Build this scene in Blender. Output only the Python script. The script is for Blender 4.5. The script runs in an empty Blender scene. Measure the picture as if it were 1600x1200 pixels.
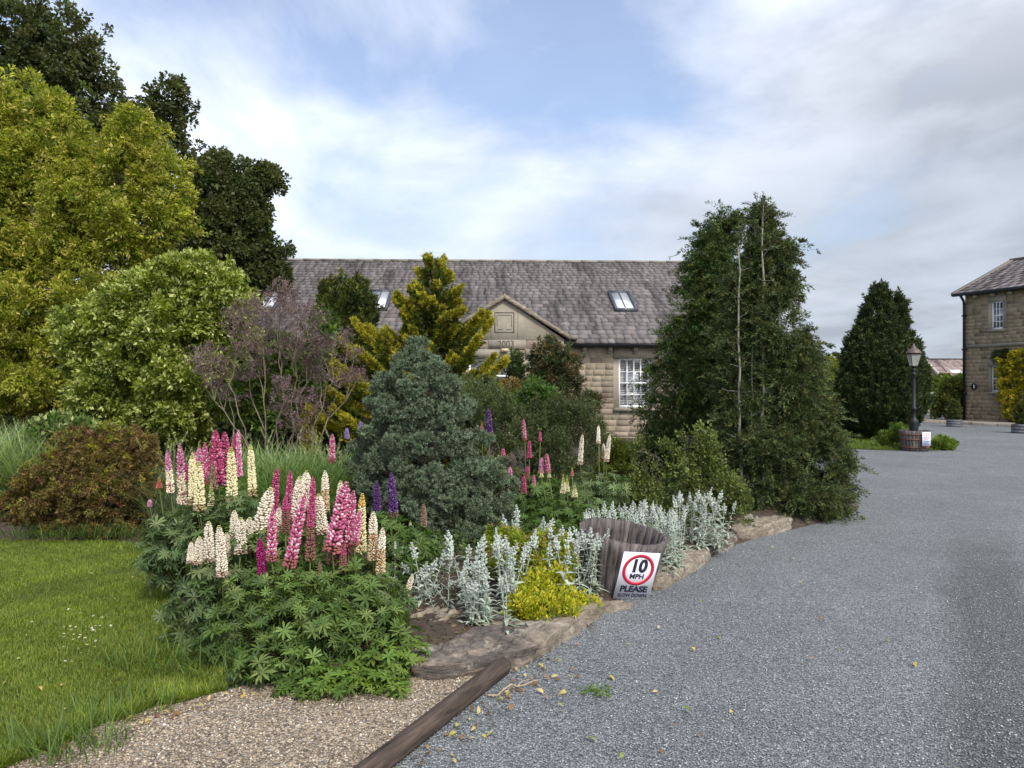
import bpy, math
import numpy as np
from mathutils import Vector, Matrix, Euler

scene = bpy.context.scene
C = scene.collection
rad = math.radians

# ------------------------------------------------------------------ camera
cam_d = bpy.data.cameras.new("camera")
cam_d.sensor_width = 36.0
cam_d.lens = 36.0 * 1202.0 / 1600.0
cam_d.clip_start = 0.05
cam_d.clip_end = 5000
cam = bpy.data.objects.new("camera", cam_d)
cam.location = (0, 0, 1.6)
cam.rotation_euler = (rad(90), 0, 0)
C.objects.link(cam)
scene.camera = cam

# ------------------------------------------------------------------ light
SUN_EL, SUN_AZ = 48.0, math.degrees(math.atan2(0.42, -0.85))   # compass style: 0 = +Y, 90 = +X
sun_vec = Vector((math.sin(rad(SUN_AZ)) * math.cos(rad(SUN_EL)), math.cos(rad(SUN_AZ)) * math.cos(rad(SUN_EL)), math.sin(rad(SUN_EL))))
sd = bpy.data.lights.new("sun", 'SUN')
sd.energy = 2.3
sd.angle = rad(9)
sd.color = (1.0, 0.95, 0.86)
so = bpy.data.objects.new("sun", sd)
so.location = (10, -10, 30)
so.rotation_euler = sun_vec.to_track_quat('Z', 'Y').to_euler()
C.objects.link(so)

scene.view_settings.view_transform = 'Standard'
scene.view_settings.look = 'None'
scene.view_settings.exposure = 0.62
scene.view_settings.gamma = 1.0
scene.render.engine = 'CYCLES'
scene.cycles.max_bounces = 6
scene.cycles.diffuse_bounces = 3
scene.cycles.transparent_max_bounces = 8
scene.cycles.use_denoising = True

def build_world():
    w = bpy.data.worlds.new("World")
    scene.world = w
    w.use_nodes = True
    nt = w.node_tree
    N, Lk = nt.nodes, nt.links
    N.clear()
    def nd(t, **k):
        n = N.new(t)
        for a, b in k.items():
            setattr(n, a, b)
        return n
    def math_(op, a, b=None, clamp=False):
        n = nd('ShaderNodeMath', operation=op, use_clamp=clamp)
        for i, v in enumerate((a, b)):
            if v is None: continue
            if isinstance(v, (int, float)): n.inputs[i].default_value = v
            else: Lk.new(v, n.inputs[i])
        return n.outputs[0]
    def ramp(v, stops):
        n = nd('ShaderNodeValToRGB')
        e = n.color_ramp.elements
        while len(e) < len(stops): e.new(0.5)
        for el, (p, c) in zip(e, stops):
            el.position = p
            el.color = (c[0], c[1], c[2], 1) if isinstance(c, tuple) else (c, c, c, 1)
        Lk.new(v, n.inputs[0])
        return n.outputs[0]
    def mix(f, a, b, t='MIX'):
        n = nd('ShaderNodeMix', data_type='RGBA', blend_type=t)
        if isinstance(f, (int, float)): n.inputs[0].default_value = f
        else: Lk.new(f, n.inputs[0])
        for i, v in ((6, a), (7, b)):
            if isinstance(v, tuple): n.inputs[i].default_value = (*v, 1)
            else: Lk.new(v, n.inputs[i])
        return n.outputs[2]
    sky = nd('ShaderNodeTexSky', sky_type='NISHITA', sun_disc=False)
    sky.sun_elevation = rad(SUN_EL)
    sky.sun_rotation = rad(SUN_AZ)
    sky.air_density = 1.0
    sky.dust_density = 1.0
    skc = nd('ShaderNodeVectorMath', operation='SCALE')
    Lk.new(sky.outputs[0], skc.inputs[0]); skc.inputs['Scale'].default_value = 1.0
    tint = nd('ShaderNodeVectorMath', operation='MULTIPLY'); Lk.new(skc.outputs[0], tint.inputs[0]); tint.inputs[1].default_value = (1.04, 1.0, 1.02)
    tc = nd('ShaderNodeTexCoord')
    sep = nd('ShaderNodeSeparateXYZ'); Lk.new(tc.outputs['Generated'], sep.inputs[0])
    x, y, z = sep.outputs
    zz = math_('ADD', math_('MAXIMUM', z, 0.0), 0.16)
    cx = math_('DIVIDE', x, zz); cy = math_('DIVIDE', y, zz)
    comb = nd('ShaderNodeCombineXYZ'); Lk.new(cx, comb.inputs[0]); Lk.new(cy, comb.inputs[1])
    def noise(scale, detail, rough, loc=(0, 0, 0), rot=0.0, sc=(1, 1, 1), dist=0.0):
        m = nd('ShaderNodeMapping'); Lk.new(comb.outputs[0], m.inputs[0])
        m.inputs['Location'].default_value = loc
        m.inputs['Rotation'].default_value = (0, 0, rot)
        m.inputs['Scale'].default_value = sc
        n = nd('ShaderNodeTexNoise'); Lk.new(m.outputs[0], n.inputs['Vector'])
        n.inputs['Scale'].default_value = scale
        n.inputs['Detail'].default_value = detail
        n.inputs['Roughness'].default_value = rough
        n.inputs['Distortion'].default_value = dist
        return n.outputs['Fac']
    veil = noise(0.62, 9, 0.55, loc=(1.3, 4.2, 0), rot=0.5, sc=(1, 0.6, 1), dist=0.4)
    puffs = noise(1.6, 9, 0.55, loc=(7.1, 2.2, 0), rot=0.3, sc=(1, 0.7, 1), dist=0.3)
    greys = noise(0.9, 6, 0.5, loc=(3.7, 9.2, 0), sc=(0.6, 1, 1))
    # broad bank of cloud over the right hand and low part of the sky
    bank = math_('ADD', math_('MULTIPLY', x, 0.42), math_('MULTIPLY', math_('SUBTRACT', 0.30, z), 0.75))
    cov = math_('ADD', math_('ADD', math_('MULTIPLY', veil, 1.7), math_('MULTIPLY', puffs, 0.75)), bank)
    cov = ramp(math_('SUBTRACT', cov, 0.62), [(0.40, 0.18), (0.58, 0.62), (0.76, 0.98)])
    lowright = math_('ADD', math_('MULTIPLY', x, 0.9), math_('MULTIPLY', math_('SUBTRACT', 0.32, z), 1.1))
    g = math_('ADD', math_('MULTIPLY', greys, 1.2), lowright)
    ccol = ramp(math_('SUBTRACT', g, 0.25), [(0.15, (0.74, 0.77, 0.85)), (0.44, (0.63, 0.67, 0.76)), (0.68, (0.52, 0.56, 0.64)), (0.92, (0.40, 0.44, 0.51))])
    pale = ramp(math_('MULTIPLY', puffs, 1.0), [(0.36, 0.78), (0.50, 1.0), (0.62, 1.14)])
    ccol = mix(1.0, ccol, pale, 'MULTIPLY')
    # cloud is brightest towards the sun (behind the camera)
    dt = nd('ShaderNodeVectorMath', operation='DOT_PRODUCT'); Lk.new(tc.outputs['Generated'], dt.inputs[0]); dt.inputs[1].default_value = tuple(sun_vec)
    gl = ramp(math_('ADD', math_('MULTIPLY', dt.outputs['Value'], .5), .5), [(0.44, (1, 1, 1)), (0.74, (2.3, 2.2, 2.0)), (0.97, (4.2, 3.9, 3.4))])
    ccol = mix(1.0, ccol, gl, 'MULTIPLY')
    bg_s = nd('ShaderNodeBackground'); bg_s.inputs['Strength'].default_value = 0.14
    Lk.new(tint.outputs[0], bg_s.inputs[0])
    bg_c = nd('ShaderNodeBackground'); bg_c.inputs['Strength'].default_value = 0.92
    Lk.new(ccol, bg_c.inputs[0])
    ms = nd('ShaderNodeMixShader')
    Lk.new(cov, ms.inputs[0]); Lk.new(bg_s.outputs[0], ms.inputs[1]); Lk.new(bg_c.outputs[0], ms.inputs[2])
    out = nd('ShaderNodeOutputWorld'); Lk.new(ms.outputs[0], out.inputs[0])
build_world()

# ------------------------------------------------------------------ helpers
F_PX, CZ = 1202.0, 1.6
def at(px, py, Y):
    return np.array([(px - 800) / F_PX * Y, Y, CZ + (600 - py) / F_PX * Y])
def gp(px, py, z=0.0):
    Y = (CZ - z) * F_PX / (py - 600)
    return np.array([(px - 800) / F_PX * Y, Y, z])
def nrm(v):
    v = np.asarray(v, float)
    return v / np.maximum(np.linalg.norm(v, axis=-1, keepdims=True), 1e-9)
def rng_(s): return np.random.default_rng(s)

class MB:
    def __init__(s):
        s.V, s.Fs, s.C, s.n = [], {}, [], 0
    def add(s, V, Fc, col=(0.5, 0.5, 0.5)):
        V = np.asarray(V, float).reshape(-1, 3)
        c = np.asarray(col, float)
        if c.ndim == 1: c = np.broadcast_to(c, (len(V), 3))
        if not isinstance(Fc, (list, tuple)) or (len(Fc) and not isinstance(Fc[0], np.ndarray)):
            Fc = [np.asarray(Fc)]
        for f in Fc:
            if len(f): s.Fs.setdefault(f.shape[1], []).append(f + s.n)
        s.V.append(V); s.C.append(c); s.n += len(V)
    def box(s, x0, x1, y0, y1, z0, z1, col=(0.5, 0.5, 0.5)):
        V = [(x0,y0,z0),(x1,y0,z0),(x1,y1,z0),(x0,y1,z0),(x0,y0,z1),(x1,y0,z1),(x1,y1,z1),(x0,y1,z1)]
        s.add(V, np.array([(0,3,2,1),(4,5,6,7),(0,1,5,4),(1,2,6,5),(2,3,7,6),(3,0,4,7)]), col)
    def build(s, name, mat, parent=None, smooth=False, local=False, link=True):
        V = np.concatenate(s.V).astype(np.float32); Cc = np.concatenate(s.C)
        if parent is not None and not local:
            V = V - np.array(parent.location, dtype=np.float32)
        me = bpy.data.meshes.new(name)
        me.vertices.add(len(V)); me.vertices.foreach_set('co', V.ravel())
        loops, starts, st = [], [], 0
        for k, fl in s.Fs.items():
            f = np.concatenate(fl)
            loops.append(f.ravel()); starts.append(st + np.arange(len(f)) * k); st += f.size
        loops = np.concatenate(loops).astype(np.int32); starts = np.concatenate(starts).astype(np.int32)
        me.loops.add(len(loops)); me.loops.foreach_set('vertex_index', loops)
        me.polygons.add(len(starts)); me.polygons.foreach_set('loop_start', starts)
        if smooth: me.polygons.foreach_set('use_smooth', np.ones(len(starts), dtype=bool))
        a = me.color_attributes.new('Col', 'FLOAT_COLOR', 'POINT')
        a.data.foreach_set('color', np.concatenate([Cc, np.ones((len(Cc), 1))], 1).astype(np.float32).ravel())
        me.update(calc_edges=True)
        if not smooth: pass
        me.materials.append(mat)
        o = bpy.data.objects.new(name, me)
        if link: C.objects.link(o)
        if parent is not None: o.parent = parent
        return o

def tag(o, label=None, cat=None, group=None, kind=None):
    if label: o['label'] = label
    if cat: o['category'] = cat
    if group: o['group'] = group
    if kind: o['kind'] = kind
    return o
def thing(name, label, cat, loc=(0, 0, 0), rz=0.0, group=None, rot=None):
    o = bpy.data.objects.new(name, None)
    o.empty_display_size = 0.2
    C.objects.link(o)
    o.location = tuple(float(v) for v in loc)
    o.rotation_euler = rot if rot is not None else (0, 0, rz)
    return tag(o, label, cat, group)

def tube(mb, pts, rs, segs=8, col=(0.1, 0.08, 0.06), cap=True):
    pts = np.asarray(pts, float); n = len(pts)
    rs = np.broadcast_to(np.asarray(rs, float), (n,))
    T = np.gradient(pts, axis=0); T = nrm(T)
    ref = np.array([0, 0, 1.0]) if abs(T[:, 2]).mean() < 0.8 else np.array([1.0, 0, 0])
    A = nrm(np.cross(T, ref)); B = np.cross(T, A)
    an = np.arange(segs) / segs * 2 * np.pi
    V = pts[:, None] + rs[:, None, None] * (np.cos(an)[None, :, None] * A[:, None] + np.sin(an)[None, :, None] * B[:, None])
    i = np.arange(n - 1)[:, None] * segs; j = np.arange(segs)[None]; j2 = (j + 1) % segs
    Fc = np.stack([i + j, i + j2, i + segs + j2, i + segs + j], -1).reshape(-1, 4)
    fs = [Fc]
    if cap: fs += [np.array([list(range(segs))[::-1]]), np.array([[(n - 1) * segs + k for k in range(segs)]])]
    mb.add(V.reshape(-1, 3), fs, col)

def lathe(mb, prof, segs=24, col=(0.5, 0.5, 0.5), center=(0, 0, 0)):
    prof = np.asarray(prof, float); n = len(prof)
    an = np.arange(segs) / segs * 2 * np.pi
    V = np.stack([prof[:, 0:1] * np.cos(an), prof[:, 0:1] * np.sin(an), np.repeat(prof[:, 1:2], segs, 1)], -1) + np.array(center)
    i = np.arange(n - 1)[:, None] * segs; j = np.arange(segs)[None]; j2 = (j + 1) % segs
    mb.add(V.reshape(-1, 3), np.stack([i + j, i + j2, i + segs + j2, i + segs + j], -1).reshape(-1, 4), col)

# leaf templates: columns u (along), v (across), w (normal)
def blade(nseg, prof, bend=0.0, fold=0.0, power=1.5):
    V, Fc = [], []
    us = np.linspace(0, 1, nseg + 1)
    for i, u in enumerate(us):
        w = np.interp(u, np.linspace(0, 1, len(prof)), prof) * 0.5
        zz = -bend * u ** power
        if i == nseg: V.append((u, 0, zz))
        else: V += [(u, -w, zz + fold * w), (u, w, zz + fold * w)]
    for i in range(nseg - 1):
        a = 2 * i; Fc.append((a, a + 1, a + 3, a + 2))
    t3 = [(2 * (nseg - 1), 2 * (nseg - 1) + 1, 2 * nseg)]
    return np.array(V), ([np.array(Fc)] if Fc else []) + [np.array(t3)]
T_DIA = (np.array([(0, 0, 0), (.45, .5, .10), (1, 0, -.06), (.45, -.5, .10)]), [np.array([(0, 3, 2, 1)])])
T_NDL = (np.array([(0, -.5, 0), (0, .5, 0), (1, 0, -.05)]), [np.array([(0, 1, 2)])])
T_LEAF = (np.array([(0, 0, 0), (.5, 0, -.03), (1, 0, -.14), (.42, .5, .07), (.42, -.5, .07)]),
          [np.array([(0, 1, 3), (1, 2, 3), (0, 4, 1), (1, 4, 2)])])
T_GRASS = blade(2, (1, .8, 0), bend=.35)
T_LONG = blade(6, (.5, 1, .9, .7, .4, 0), bend=.55, power=2.2)
T_LANCE = (np.array([(0, -.06, 0), (0, .06, 0), (.35, -.36, .05), (.35, 0, -.01), (.35, .36, .05), (.68, -.47, .03), (.68, 0, -.05), (.68, .47, .03), (1, 0, -.13)]),
           [np.array([(0, 3, 2), (0, 1, 3), (1, 4, 3), (5, 6, 8), (6, 7, 8)]), np.array([(2, 3, 6, 5), (3, 4, 7, 6)])])
T_WOOL = blade(4, (.35, .9, 1, .6, 0), bend=.55, fold=.25, power=1.7)

def place(mb, T, P, D, N, L, Wd, col):
    tv, tf = T
    n = len(P)
    if n == 0: return
    D = nrm(D)
    S = nrm(np.cross(D, N)); N2 = np.cross(S, D)
    L = np.broadcast_to(L, (n,)); Wd = np.broadcast_to(Wd, (n,))
    V = P[:, None] + (tv[:, 0] * L[:, None])[..., None] * D[:, None] + (tv[:, 1] * Wd[:, None])[..., None] * S[:, None] + (tv[:, 2] * L[:, None])[..., None] * N2[:, None]
    k = len(tv)
    off = (np.arange(n) * k)[:, None, None]
    fs = [(f[None] + off).reshape(-1, f.shape[1]) for f in tf]
    col = np.asarray(col, float)
    if col.ndim == 1: col = np.broadcast_to(col, (n, 3))
    mb.add(V.reshape(-1, 3), fs, np.repeat(col, k, 0))

def pal(rng, n, cols, w=None, var=0.18):
    cols = np.asarray(cols, float)
    i = rng.choice(len(cols), n, p=None if w is None else np.asarray(w, float) / np.sum(w))
    j = rng.choice(len(cols), n, p=None if w is None else np.asarray(w, float) / np.sum(w))
    t = rng.random((n, 1)) * 0.5
    c = cols[i] * (1 - t) + cols[j] * t
    return c * np.exp(rng.normal(0, var, (n, 1)))
def rdir(rng, n):
    return nrm(rng.normal(size=(n, 3)))

def sprays(mb, rng, B, D, L, Rr, n, T, lL, lW, cols, w=None, fwd=0.9, out=0.8, rnd=0.35, up=0.3, pvar=0.2, lvar=0.12, taper=0.8, droop=0.0, tip=None):
    """K plumes of n small leaves each, one leaf template, colours vary per plume and per leaf"""
    K = len(B)
    if K == 0: return
    D = nrm(D); L = np.broadcast_to(L, (K,)); Rr = np.broadcast_to(Rr, (K,))
    ref = rdir(rng, K); A = nrm(np.cross(D, ref)); Bt = np.cross(D, A)
    t = rng.random((K, n)) ** 0.85
    an = rng.random((K, n)) * 2 * np.pi
    rr = np.sqrt(rng.random((K, n))) * (1 - taper * t) * np.minimum(1, .35 + t * 2.2)
    radial = np.cos(an)[..., None] * A[:, None] + np.sin(an)[..., None] * Bt[:, None]
    P = B[:, None] + D[:, None] * (t * L[:, None])[..., None] + radial * (rr * Rr[:, None])[..., None]
    P[..., 2] -= droop * (t * t * L[:, None])
    P = P.reshape(-1, 3)
    LD = nrm((D[:, None] * fwd + radial * out).reshape(-1, 3) + rng.normal(0, rnd, (K * n, 3)))
    LD[:, 2] -= droop * 0.6
    Nn = nrm(rng.normal(0, .5, (K * n, 3)) + np.array([0, 0, up]) + radial.reshape(-1, 3) * .4)
    pc = pal(rng, K, cols, w, pvar)
    cc = np.repeat(pc, n, 0) * np.exp(rng.normal(0, lvar, (K * n, 1)))
    if tip is not None:
        m = (t.ravel() > tip[1])[:, None] & (rng.random((K * n, 1)) < tip[2])
        cc = np.where(m, np.asarray(tip[0]) * np.exp(rng.normal(0, .15, (K * n, 1))), cc)
    sz = np.exp(rng.normal(0, .18, K * n))
    place(mb, T, P, LD, Nn, lL * sz, lW * sz, cc)

def n3(P, f=1.0, s=0.0):
    x, y, z = (P * f).T
    return (np.sin(1.7 * x + 1.3 * y + s) * np.sin(1.9 * y + 1.1 * z + 2 * s) + np.sin(2.3 * z + .7 * x + 3 * s + 1.1) * np.sin(2.9 * x - 1.6 * y + s) + .5 * np.sin(5.1 * x + 4.3 * z + s) * np.sin(4.7 * y - 3.9 * z)) / 1.6

def crown_points(rng, blobs, K, shell=0.35, gap=None, back=0.5, lump=0.12, zmin=0.05):
    b = np.asarray(blobs, float); c, r = b[:, :3], b[:, 3:6]
    wgt = (r[:, 0] * r[:, 1] + r[:, 0] * r[:, 2] + r[:, 1] * r[:, 2]); wgt /= wgt.sum()
    outP, outN = [], []
    tot = 0
    for _ in range(30):
        m = K * 2
        i = rng.choice(len(b), m, p=wgt)
        d = rdir(rng, m)
        s = 1 - shell * rng.random(m) ** 1.4
        s = s * (1 + lump * n3(c[i] + d * 3.1, 1.3, 2.0))
        P = c[i] + d * r[i] * s[:, None]
        N = nrm(d / r[i])
        ok = P[:, 2] > zmin
        q = ((P[:, None] - c[None]) / r[None])
        q = np.sqrt((q ** 2).sum(-1)); q[np.arange(m), i] = 9
        ok &= q.min(1) > (1 - shell * .8)
        ok &= ~((N[:, 1] > .35) & (rng.random(m) > back))
        if gap is not None:
            ok &= n3(P, gap[0], gap[2] if len(gap) > 2 else 0.0) > gap[1]
        outP.append(P[ok]); outN.append(N[ok]); tot += ok.sum()
        if tot >= K: break
    P = np.concatenate(outP)[:K]; N = np.concatenate(outN)[:K]
    return P, N

def subblobs(rng, blobs, rel=.34, dens=1.0, rmin=.04, jit=.25, zmin=.0):
    """lumps of foliage sitting on the big volumes: gives a crown its bays and shoulders"""
    out = []
    for b in blobs:
        c, r_ = np.array(b[:3]), np.array(b[3:6])
        rr = max(rmin, rel * r_.mean()); n = int(dens * 7.0 * (r_.mean() / rr) ** 2 * .32) + 3
        d = rdir(rng, n); s = 1 - .22 * rng.random(n)
        for k in range(n):
            if d[k, 1] > .55: continue
            p = c + d[k] * (r_ - rr * .55) * s[k]
            if p[2] < zmin: continue
            q = rr * math.exp(rng.normal(0, jit)); out.append((*p, q * 1.1, q * 1.1, q * .82))
    return out

def pb(px, py, r, Y, ry=None, rd=None):
    """ellipsoid given by where it stands: centre seen at px,py and Y metres away"""
    m = Y / F_PX
    c = at(px, py, Y)
    return (c[0], c[1], c[2], r * m, (rd if rd is not None else r) * m, (ry if ry is not None else r) * m)

def limb_path(rng, a, b, n=7, wob=0.08, sag=0.0):
    t = np.linspace(0, 1, n)[:, None]
    a, b = np.asarray(a, float), np.asarray(b, float)
    L = np.linalg.norm(b - a)
    p = a * (1 - t) + b * t
    w = rng.normal(0, wob * L, (n, 3)); w[0] = w[-1] = 0
    w = w * .5
    p = p + w
    p[:, 2] += sag * L * np.sin(t[:, 0] * np.pi)
    return p
# ------------------------------------------------------------------ materials
class NT:
    def __init__(s, name):
        s.m = bpy.data.materials.new(name); s.m.use_nodes = True
        s.t = s.m.node_tree; s.N = s.t.nodes; s.L = s.t.links; s.N.clear()
        s.out = s.N.new('ShaderNodeOutputMaterial')
    def nd(s, t, ins=None, **k):
        n = s.N.new(t)
        for a, b in k.items(): setattr(n, a, b)
        for a, b in (ins or {}).items():
            if isinstance(b, bpy.types.NodeSocket): s.L.new(b, n.inputs[a])
            else: n.inputs[a].default_value = b
        return n
    def ramp(s, v, stops, interp='LINEAR'):
        n = s.N.new('ShaderNodeValToRGB'); e = n.color_ramp.elements; n.color_ramp.interpolation = interp
        while len(e) < len(stops): e.new(0.5)
        for el, (p, c) in zip(e, stops):
            el.position = p; el.color = (*c, 1) if isinstance(c, tuple) else (c, c, c, 1)
        s.L.new(v, n.inputs[0]); return n.outputs[0]
    def mix(s, f, a, b, t='MIX'):
        n = s.N.new('ShaderNodeMix'); n.data_type = 'RGBA'; n.blend_type = t
        for i, v in ((0, f), (6, a), (7, b)):
            if isinstance(v, bpy.types.NodeSocket): s.L.new(v, n.inputs[i])
            else: n.inputs[i].default_value = (*v, 1) if isinstance(v, tuple) else v
        return n.outputs[2]
    def obj(s): return s.nd('ShaderNodeTexCoord').outputs['Object']
    def noise(s, scale, detail=4, rough=.5, vec=None, dist=0):
        n = s.nd('ShaderNodeTexNoise', {'Scale': scale, 'Detail': detail, 'Roughness': rough, 'Distortion': dist})
        s.L.new(vec if vec is not None else s.obj(), n.inputs['Vector']); return n.outputs['Fac']
    def voro(s, scale, feat='F1', vec=None, rnd=1.0):
        n = s.nd('ShaderNodeTexVoronoi', {'Scale': scale, 'Randomness': rnd}, feature=feat)
        s.L.new(vec if vec is not None else s.obj(), n.inputs['Vector']); return n
    def bump(s, h, strength=.5, dist=.01, nrm_=None):
        n = s.nd('ShaderNodeBump', {'Height': h, 'Strength': strength, 'Distance': dist})
        if nrm_ is not None: s.L.new(nrm_, n.inputs['Normal'])
        return n.outputs[0]
    def pr(s, col, rough=.8, nrm_=None, **k):
        n = s.nd('ShaderNodeBsdfPrincipled')
        for a, v in (('Base Color', col), ('Roughness', rough)):
            if isinstance(v, bpy.types.NodeSocket): s.L.new(v, n.inputs[a])
            else: n.inputs[a].default_value = (*v, 1) if isinstance(v, tuple) else v
        if nrm_ is not None: s.L.new(nrm_, n.inputs['Normal'])
        for a, v in k.items(): n.inputs[a.replace('_', ' ')].default_value = v
        return n.outputs[0]
    def done(s, sh): s.L.new(sh, s.out.inputs[0]); return s.m
    def attr(s): return s.nd('ShaderNodeVertexColor', layer_name='Col').outputs[0]

def leaf_material(name, trans=.28, rough=.55, spec=.35, tint=(1.35, 1.45, .7)):
    t = NT(name); c = t.attr()
    p = t.pr(c, rough, Specular_IOR_Level=spec)
    tr = t.nd('ShaderNodeBsdfTranslucent', {'Color': t.mix(1.0, c, tint, 'MULTIPLY')})
    m = t.nd('ShaderNodeMixShader', {0: trans})
    t.L.new(p, m.inputs[1]); t.L.new(tr.outputs[0], m.inputs[2])
    return t.done(m.outputs[0])
M = {}
M['leaf'] = leaf_material('leaf', trans=.36)
M['needle'] = leaf_material('needle', trans=.2, rough=.6, spec=.25, tint=(1.2, 1.25, .8))
M['wool'] = leaf_material('woolly_leaf', trans=.15, rough=.9, spec=.1, tint=(1, 1.05, .95))
M['petal'] = leaf_material('petal', trans=.25, rough=.6, spec=.2, tint=(1.2, 1.1, 1.1))

def bark(name, c1, c2, scale=6):
    t = NT(name)
    mp = t.nd('ShaderNodeMapping', {'Scale': (scale, scale, scale * .25)}); t.L.new(t.obj(), mp.inputs[0])
    n = t.noise(4, 6, .65, mp.outputs[0])
    return t.done(t.pr(t.ramp(n, [(.3, c1), (.7, c2)]), .9, t.bump(n, .7, .02)))
M['bark'] = bark('bark', (.035, .028, .02), (.13, .105, .08))
M['twig'] = bark('twig_bark', (.09, .07, .05), (.26, .20, .14), 12)
M['pale_bark'] = bark('pale_bark', (.13, .115, .09), (.33, .31, .26))

def vcol(name, rough=.8, nscale=40, amt=.35, bump=.3, bdist=.005, spec=.3):
    t = NT(name); c = t.attr(); n = t.noise(nscale, 5, .6)
    col = t.mix(1.0, c, t.ramp(n, [(.25, 1 - amt), (.75, 1 + amt * .6)]), 'MULTIPLY')
    return t.done(t.pr(col, rough, t.bump(n, bump, bdist), Specular_IOR_Level=spec))
M['vcol'] = vcol('coloured_surface')
M['stem'] = vcol('plant_stem', .6, 60, .2, .1)

def m_block():
    t = NT('sandstone_block'); c = t.attr()
    n = t.noise(9, 8, .68); n2 = t.noise(1.1, 4, .5)
    st = t.ramp(n, [(.25, .62), (.5, 1.0), (.8, 1.2)])
    col = t.mix(1.0, t.mix(1.0, c, st, 'MULTIPLY'), t.ramp(n2, [(.3, .82), (.7, 1.12)]), 'MULTIPLY')
    return t.done(t.pr(col, .92, t.bump(n, .5, .012), Specular_IOR_Level=.2))
M['block'] = m_block()
def m_ashlar():
    t = NT('dressed_stone'); n = t.noise(3, 7, .6); n2 = t.noise(30, 4, .6)
    col = t.mix(1.0, t.ramp(n, [(.3, (.19, .17, .135)), (.7, (.27, .24, .19))]), t.ramp(n2, [(.3, .9), (.7, 1.08)]), 'MULTIPLY')
    return t.done(t.pr(col, .9, t.bump(n2, .3, .005)))
M['ashlar'] = m_ashlar()
def m_slate():
    t = NT('stone_slate'); c = t.attr(); n = t.noise(14, 6, .65)
    mp = t.nd('ShaderNodeMapping', {'Scale': (1.6, .22, .22)}); t.L.new(t.obj(), mp.inputs[0])
    streak = t.noise(1.3, 6, .62, mp.outputs[0])
    col = t.mix(1.0, c, t.ramp(n, [(.25, .72), (.75, 1.2)]), 'MULTIPLY')
    col = t.mix(1.0, col, t.ramp(streak, [(.36, .50), (.5, 1.0), (.68, 1.12)]), 'MULTIPLY')
    return t.done(t.pr(col, .8, t.bump(n, .5, .01), Specular_IOR_Level=.3))
M['slate'] = m_slate()
def m_flat(name, col, rough=.5, metal=0., spec=.5, n=0.08):
    t = NT(name); ns = t.noise(18, 4, .6)
    c = t.mix(1.0, col, t.ramp(ns, [(.3, 1 - n), (.7, 1 + n)]), 'MULTIPLY')
    return t.done(t.pr(c, rough, Metallic=metal, Specular_IOR_Level=spec))
M['white'] = m_flat('white_paint', (.72, .74, .76), .45)
M['black'] = m_flat('black_paint', (.009, .010, .013), .5, spec=.3)
M['dark'] = m_flat('dark_trim', (.03, .035, .045), .5)
M['mortar'] = m_flat('mortar', (.27, .24, .19), .95, n=.15)
M['interior'] = m_flat('dim_interior', (.03, .035, .04), .8)
M['blind'] = m_flat('blind_slat', (.55, .56, .57), .6)
M['red'] = m_flat('sign_red', (.50, .012, .04), .45, n=.05)
M['signwhite'] = m_flat('sign_white', (.66, .66, .73), .6, spec=.15, n=.03)
M['signblack'] = m_flat('sign_black', (.02, .022, .04), .4)
M['signblue'] = m_flat('sign_blue', (.05, .09, .28), .4)
M['rust'] = m_flat('rusty_metal', (.13, .055, .03), .8, .3, n=.4)
M['brown'] = m_flat('brown_door', (.12, .045, .025), .45)
M['verge'] = m_flat('pale_coping', (.42, .38, .30), .9, n=.15)
def m_glass():
    t = NT('window_glass')
    gl = t.nd('ShaderNodeBsdfGlass', {'Roughness': 0.0, 'IOR': 1.45, 'Color': (.95, .97, 1, 1)})
    tr = t.nd('ShaderNodeBsdfTransparent'); gs = t.nd('ShaderNodeBsdfGlossy', {'Roughness': .03})
    m = t.nd('ShaderNodeMixShader', {0: .16}); t.L.new(tr.outputs[0], m.inputs[1]); t.L.new(gs.outputs[0], m.inputs[2])
    return t.done(m.outputs[0])
M['glass'] = m_glass()
def m_sky_glass():
    t = NT('skylight_glass')
    return t.done(t.pr((.56, .58, .63), .12, Coat_Weight=.6))  # pale base colour paints in the bright sky the glass would reflect
M['skyglass'] = m_sky_glass()

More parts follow.
